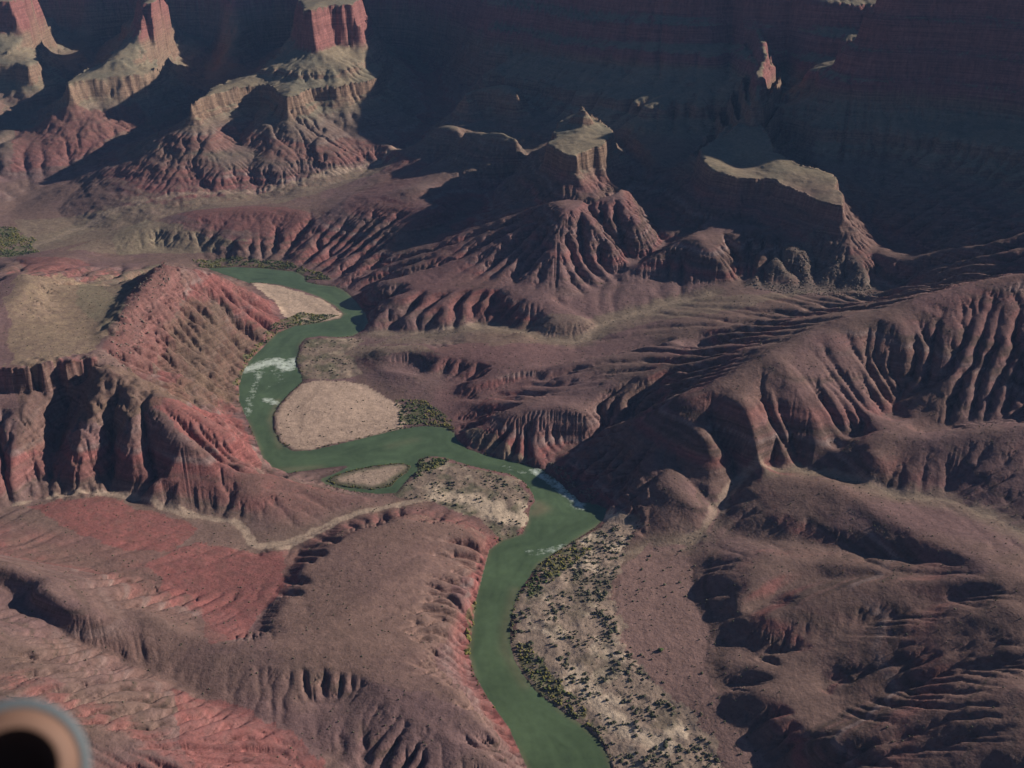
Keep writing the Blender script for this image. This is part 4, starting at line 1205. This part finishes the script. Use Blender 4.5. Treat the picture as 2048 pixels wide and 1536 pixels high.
# single shrubs: the delta, the spit, the shore, the bars and the fan
zones = [(FLAT['delta'], 2300, 26.0, -0.12, 31, (0.5, 2.8), 'grey-green shrub among the dunes of the delta right of the river', 'shrubs on the delta'),
         (FLAT['point'], 330, 26.0, 0.0, 41, (0.6, 2.4), 'dark shrub on the scrubby sand spit below the wash mouth', 'shrubs on the sand spit'),
         (FLAT['north'], 120, 22.0, -0.1, 43, (0.6, 2.4), 'dark shrub on the shore above the large sandbar', 'shrubs on the shore'),
         (FLAT['big'], 70, 40.0, 0.12, 45, (0.7, 1.7), 'low shrub on the bare face of the large sandbar', 'shrubs on the large sandbar'),
         (FLAT['fan'], 120, 60.0, -0.3, 47, (0.8, 2.0), 'small shrub on the smooth reddish fan', 'shrubs on the fan')]
ALL = []
for q, cnt, wl, thr, sd, (s0, s1), lab, grp in zones:
    P = scatter(q, cnt, wl, thr, sd)
    S = s0 + (s1 - s0) * prg.random(len(P)) ** 3.0
    for p_, sz in zip(P, S):
        if grp == 'shrubs on the delta':
            r_ = math.hypot(p_[0], p_[1])
            if r_ > 1290: lab = 'grey-green shrub on the upper delta just below the lower rapid'
            elif r_ > 1120: lab = 'grey-green shrub on the middle delta level with the narrow river reach'
            elif float(polydist(p_[:1], p_[1:2], GREENS[5], True, 200.0)[0]) < 26: lab = 'grey-green shrub right behind the dense riverside thicket'
            else: lab = 'grey-green shrub on the pale dunes toward the bottom edge'
        ALL.append((sz / math.dist(p_, (0, 0, CAM_H)), p_, sz, lab, grp))
ALL.sort(key=lambda t: -t[0])
shrub_meshes = []
for k in range(6):
    pts = prg.normal(size=(6, 3)) * np.array([0.42, 0.42, 0.10]); pts[:, 2] = np.abs(pts[:, 2]) * 0.6; pts[0] = 0
    V, F = clumps(pts, 0.45 + 0.25 * prg.random(6), 0.85)
    colr = (GREYG if k % 2 else DKG) * (0.8 + 0.5 * np.repeat(prg.random(6), 12))[:, None]
    shrub_meshes.append(mesh_from('desert_shrub', V, F, LEAF, colr))
for k, (_, p_, sz, lab, grp) in enumerate(ALL[:299]):
    o = bpy.data.objects.new('desert_shrub', shrub_meshes[k % 6])
    o.location = (p_[0], p_[1], p_[2] - 0.1 * sz); o.scale = (sz, sz, sz * (0.8 + 0.4 * random.random())); o.rotation_euler = (0, 0, random.random() * 6.28)
    scene.collection.objects.link(o)
    tag(o, lab, 'shrub', grp)
p_ = ppoly([(1320, 1302)])[0]
V, F = clumps(prg.normal(size=(14, 3)) * np.array([0.5, 0.5, 0.16]) + np.array([0, 0, 0.2]), 0.35 + 0.25 * prg.random(14), 0.9)
o = bpy.data.objects.new('desert_shrub', mesh_from('desert_shrub', V, F, LEAF, np.broadcast_to(LIVE * 1.1, (len(V), 3))))
o.location = (p_[0], p_[1], float(sample(H1, p_[:1], p_[1:2])[0])); o.scale = (3.4, 3.4, 3.2); scene.collection.objects.link(o)
tag(o, 'lone round bright green bush in the middle of the reddish fan', 'bush')
rest = ALL[299:]
P = np.array([t[1] for t in rest]); S = np.array([t[2] for t in rest])
V, F = clumps(P, S, 0.7)
colr = np.repeat(np.where(prg.random((len(P), 1)) < 0.5, GREYG, DKG) * (0.8 + 0.5 * prg.random((len(P), 1))), 12, axis=0)
o = bpy.data.objects.new('desert_scrub', mesh_from('desert_scrub', V, F, LEAF, colr)); scene.collection.objects.link(o)
tag(o, 'countless smaller shrubs dotted over the delta and river bars', kind='stuff')
# green thickets along the water
thick_lab = ['green and yellow thicket along the far bank of the upper bend', 'green patch of brush at the left edge of the valley floor', 'yellow-green thicket under the jagged peak beside the rapid', 'dark green thicket behind the large sandbar',
             'narrow yellow-green thicket below the red bank of the near reach', 'dense green and yellow thicket on the near right bank', 'pale green thicket on the right bank below the lower rapid', 'olive thicket at the tip of the sand spit']
for k, (g, lab) in enumerate(zip(GREENS, thick_lab)):
    area = 0.5 * abs(np.dot(g[:, 0], np.roll(g[:, 1], 1)) - np.dot(g[:, 1], np.roll(g[:, 0], 1)))
    P = scatter(g, int(min(1400, max(150, area / 16))), 18, -0.25, 60 + k, 0.9)
    if len(P) < 5: continue
    S = 0.7 + 1.4 * prg.random(len(P)) ** 1.7
    V, F = clumps(P, S, 0.8)
    pick_ = prg.random((len(P), 1)); yl = fbm(P[:, 0], P[:, 1], 24, 2, 0.5, 77)[:, None]
    cc = np.where(yl + 0.25 * (pick_ - 0.5) > 0.12, YELG, np.where(pick_ < 0.55, LIVE, DKG)) * (0.8 + 0.4 * prg.random((len(P), 1)))
    o = bpy.data.objects.new('riverside_thicket', mesh_from('riverside_thicket', V, F, LEAF, np.repeat(cc, 12, axis=0))); scene.collection.objects.link(o)
    tag(o, lab, kind='stuff')
# narrow green fringe along the water's edge
rr = dens(np.vstack([RIVER, RIVER[:1]])); rr = rr[prg.random(len(rr)) < 0.75]
isl = dens(np.vstack([ISLAND, ISLAND[:1]])); isl = np.repeat(isl, 3, axis=0)
P = rr[:, :2] + prg.normal(size=(len(rr), 2)) * 2.6
ok = ~inpoly(P[:, 0], P[:, 1], RIVER) & (sample(slope1, P[:, 0], P[:, 1]) < 0.5) & (fbm(P[:, 0], P[:, 1], 70, 3, 0.6, 121) > -0.05)
P2 = isl[:, :2] + prg.normal(size=(len(isl), 2)) * 2.4
P = np.vstack([P[ok], P2[inpoly(P2[:, 0], P2[:, 1], ISLAND)]])
P = np.c_[P, sample(H1, P[:, 0], P[:, 1])]
P = P[P[:, 2] > 0.1]
V, F = clumps(P, 0.5 + 0.9 * prg.random(len(P)) ** 2, 0.8)
cc = np.where(prg.random((len(P), 1)) < 0.5, YELG * 0.8, LIVE) * (0.8 + 0.4 * prg.random((len(P), 1)))
o = bpy.data.objects.new('bank_fringe', mesh_from('bank_fringe', V, F, LEAF, np.repeat(cc, 12, axis=0))); scene.collection.objects.link(o)
tag(o, 'narrow yellow-green fringe of plants along the waterline', kind='stuff')
# sparse brush over the slopes
big = un(np.array([20., 2028., 2028., 20.]), np.array([1530., 1530., 560., 560.]), 60.0)
P = scatter(big, 5200, 120, -0.25, 88, 0.75)
P = P[~(inpoly(P[:, 0], P[:, 1], FLAT['big']) | inpoly(P[:, 0], P[:, 1], FLAT['upper']))]
S = 0.45 + 0.7 * prg.random(len(P)) ** 2
V, F = clumps(P, S, 0.8)
o = bpy.data.objects.new('sparse_brush', mesh_from('sparse_brush', V, F, LEAF, np.repeat(GREYG * (0.8 + 0.5 * prg.random((len(P), 1))), 12, axis=0))); scene.collection.objects.link(o)
tag(o, 'sparse low brush scattered over the dry slopes', kind='stuff')
# boulders
for k, (px, cnt, s0, s1, lab) in enumerate((([(1490, 575), (1540, 520), (1630, 450), (1670, 450), (1720, 540), (1790, 582), (1650, 592)], 1500, 0.6, 2.1, 'grey boulders covering the talus cone under the mesa'),
                                            ([(1180, 1005), (1090, 930), (1100, 925), (1200, 990)], 260, 0.8, 2.2, 'dark boulders along the shadowed right bank of the rapid'),
                                            ([(200, 720), (255, 610), (330, 520), (350, 560), (280, 700), (240, 740)], 500, 0.8, 2.4, 'loose red rocks on the crest of the jagged peak'))):
    P = scatter(ppoly(px), cnt, 30, -0.4, 90 + k, 3.0)
    if len(P) < 5: continue
    S = s0 + (s1 - s0) * prg.random(len(P)) ** 2.5
    V, F = clumps(P, S, 0.8)
    o = bpy.data.objects.new('boulders', mesh_from('boulders', V, F, STONE)); scene.collection.objects.link(o)
    tag(o, lab, kind='stuff')


# ------------------------------------------------------------------ the aircraft fitting in the lower left corner, close to the lens
def lathe(name, prof, mat, parent, seg=64):
    V = []; F = []
    for i in range(seg):
        a = 2 * math.pi * i / seg
        for r_, z_ in prof: V.append((r_ * math.cos(a), r_ * math.sin(a), z_))
    m_ = len(prof)
    for i in range(seg):
        for k in range(m_ - 1):
            a, b = i * m_ + k, ((i + 1) % seg) * m_ + k
            F.append((a, b, b + 1, a + 1))
    me = bpy.data.meshes.new(name); me.from_pydata(V, [], F); me.materials.append(mat)
    me.polygons.foreach_set('use_smooth', np.ones(len(F), bool)); me.update()
    o = bpy.data.objects.new(name, me); scene.collection.objects.link(o); o.parent = parent
    return o


def paint_mat(name, colr, rough, metal=0.0):
    m, n, l, bs = new_mat(name)
    tc = n.new('ShaderNodeTexCoord')
    mxx = n.new('ShaderNodeMix'); mxx.data_type = 'RGBA'
    mxx.inputs['A'].default_value = (*colr, 1); mxx.inputs['B'].default_value = (*(c_ * 0.75 for c_ in colr), 1)
    l.new(noise_node(n, l, tc.outputs['Object'], 9.0, 4, 0.6), mxx.inputs['Factor'])
    l.new(mxx.outputs['Result'], bs.inputs['Base Color'])
    bs.inputs['Roughness'].default_value = rough; bs.inputs['Metallic'].default_value = metal
    return m


D_ = 2.6
dx, dy, dz = ray(26.0, 1546.0)
base = np.array([float(dx), float(dy), float(dz)]) * D_ + np.array([0, 0, CAM_H])
fit = bpy.data.objects.new('aircraft_light_housing', None); scene.collection.objects.link(fit)
fit.location = base.tolist()
from mathutils import Vector
fit.rotation_euler = Vector((-float(dx) + 0.05, -float(dy), -float(dz) + 0.10)).to_track_quat('Z', 'Y').to_euler()
tag(fit, 'out-of-focus round tan aircraft fitting with blue-grey rim in the lower left corner', 'aircraft part')
K_ = D_ / FPX * 0.93
BLUEG = paint_mat('blue_grey_enamel', (.12, .15, .17), 0.6, 0.0); TANP = paint_mat('tan_orange_paint', (.21, .115, .08), 0.75); BLK = paint_mat('dark_brown_recess', (.06, .03, .022), 0.8)
lathe('rim', [(154 * K_, -60 * K_), (158 * K_, -12 * K_), (152 * K_, 0), (142 * K_, 4 * K_), (134 * K_, 0)], BLUEG, fit)
lathe('flange', [(134 * K_, 0), (128 * K_, 10 * K_), (112 * K_, 30 * K_), (98 * K_, 42 * K_), (90 * K_, 42 * K_)], TANP, fit)
lathe('recess', [(90 * K_, 42 * K_), (84 * K_, 20 * K_), (60 * K_, -50 * K_), (0.0005, -70 * K_)], BLK, fit)
lathe('shell', [(154 * K_, -60 * K_), (140 * K_, -200 * K_), (90 * K_, -300 * K_), (0.0005, -320 * K_)], BLUEG, fit)

# ------------------------------------------------------------------ the air: thin blue haze over the whole canyon
HAZE, n, l, bs = new_mat('thin_blue_haze')
n.remove(bs)
pv = n.new('ShaderNodeVolumePrincipled')
pv.inputs['Color'].default_value = (.28, .52, 1.0, 1)
pv.inputs['Density'].default_value = 0.000023
pv.inputs['Anisotropy'].default_value = 0.0
l.new(pv.outputs[0], n['Material Output'].inputs['Volume'])
hx, hy, hz0, hz1 = 46000, 46000, -8.0, max(float(GZ.max()), CAM_H) + 20.0
me = bpy.data.meshes.new('haze')
v = [(-hx, -hy, hz0), (hx, -hy, hz0), (hx, hy, hz0), (-hx, hy, hz0), (-hx, -hy, hz1), (hx, -hy, hz1), (hx, hy, hz1), (-hx, hy, hz1)]
me.from_pydata(v, [], [(3, 2, 1, 0), (4, 5, 6, 7), (0, 1, 5, 4), (1, 2, 6, 5), (2, 3, 7, 6), (3, 0, 4, 7)])
me.materials.append(HAZE)
haze = bpy.data.objects.new('haze', me); scene.collection.objects.link(haze)
haze['kind'] = 'stuff'; haze['label'] = 'thin bluish haze filling the canyon air'
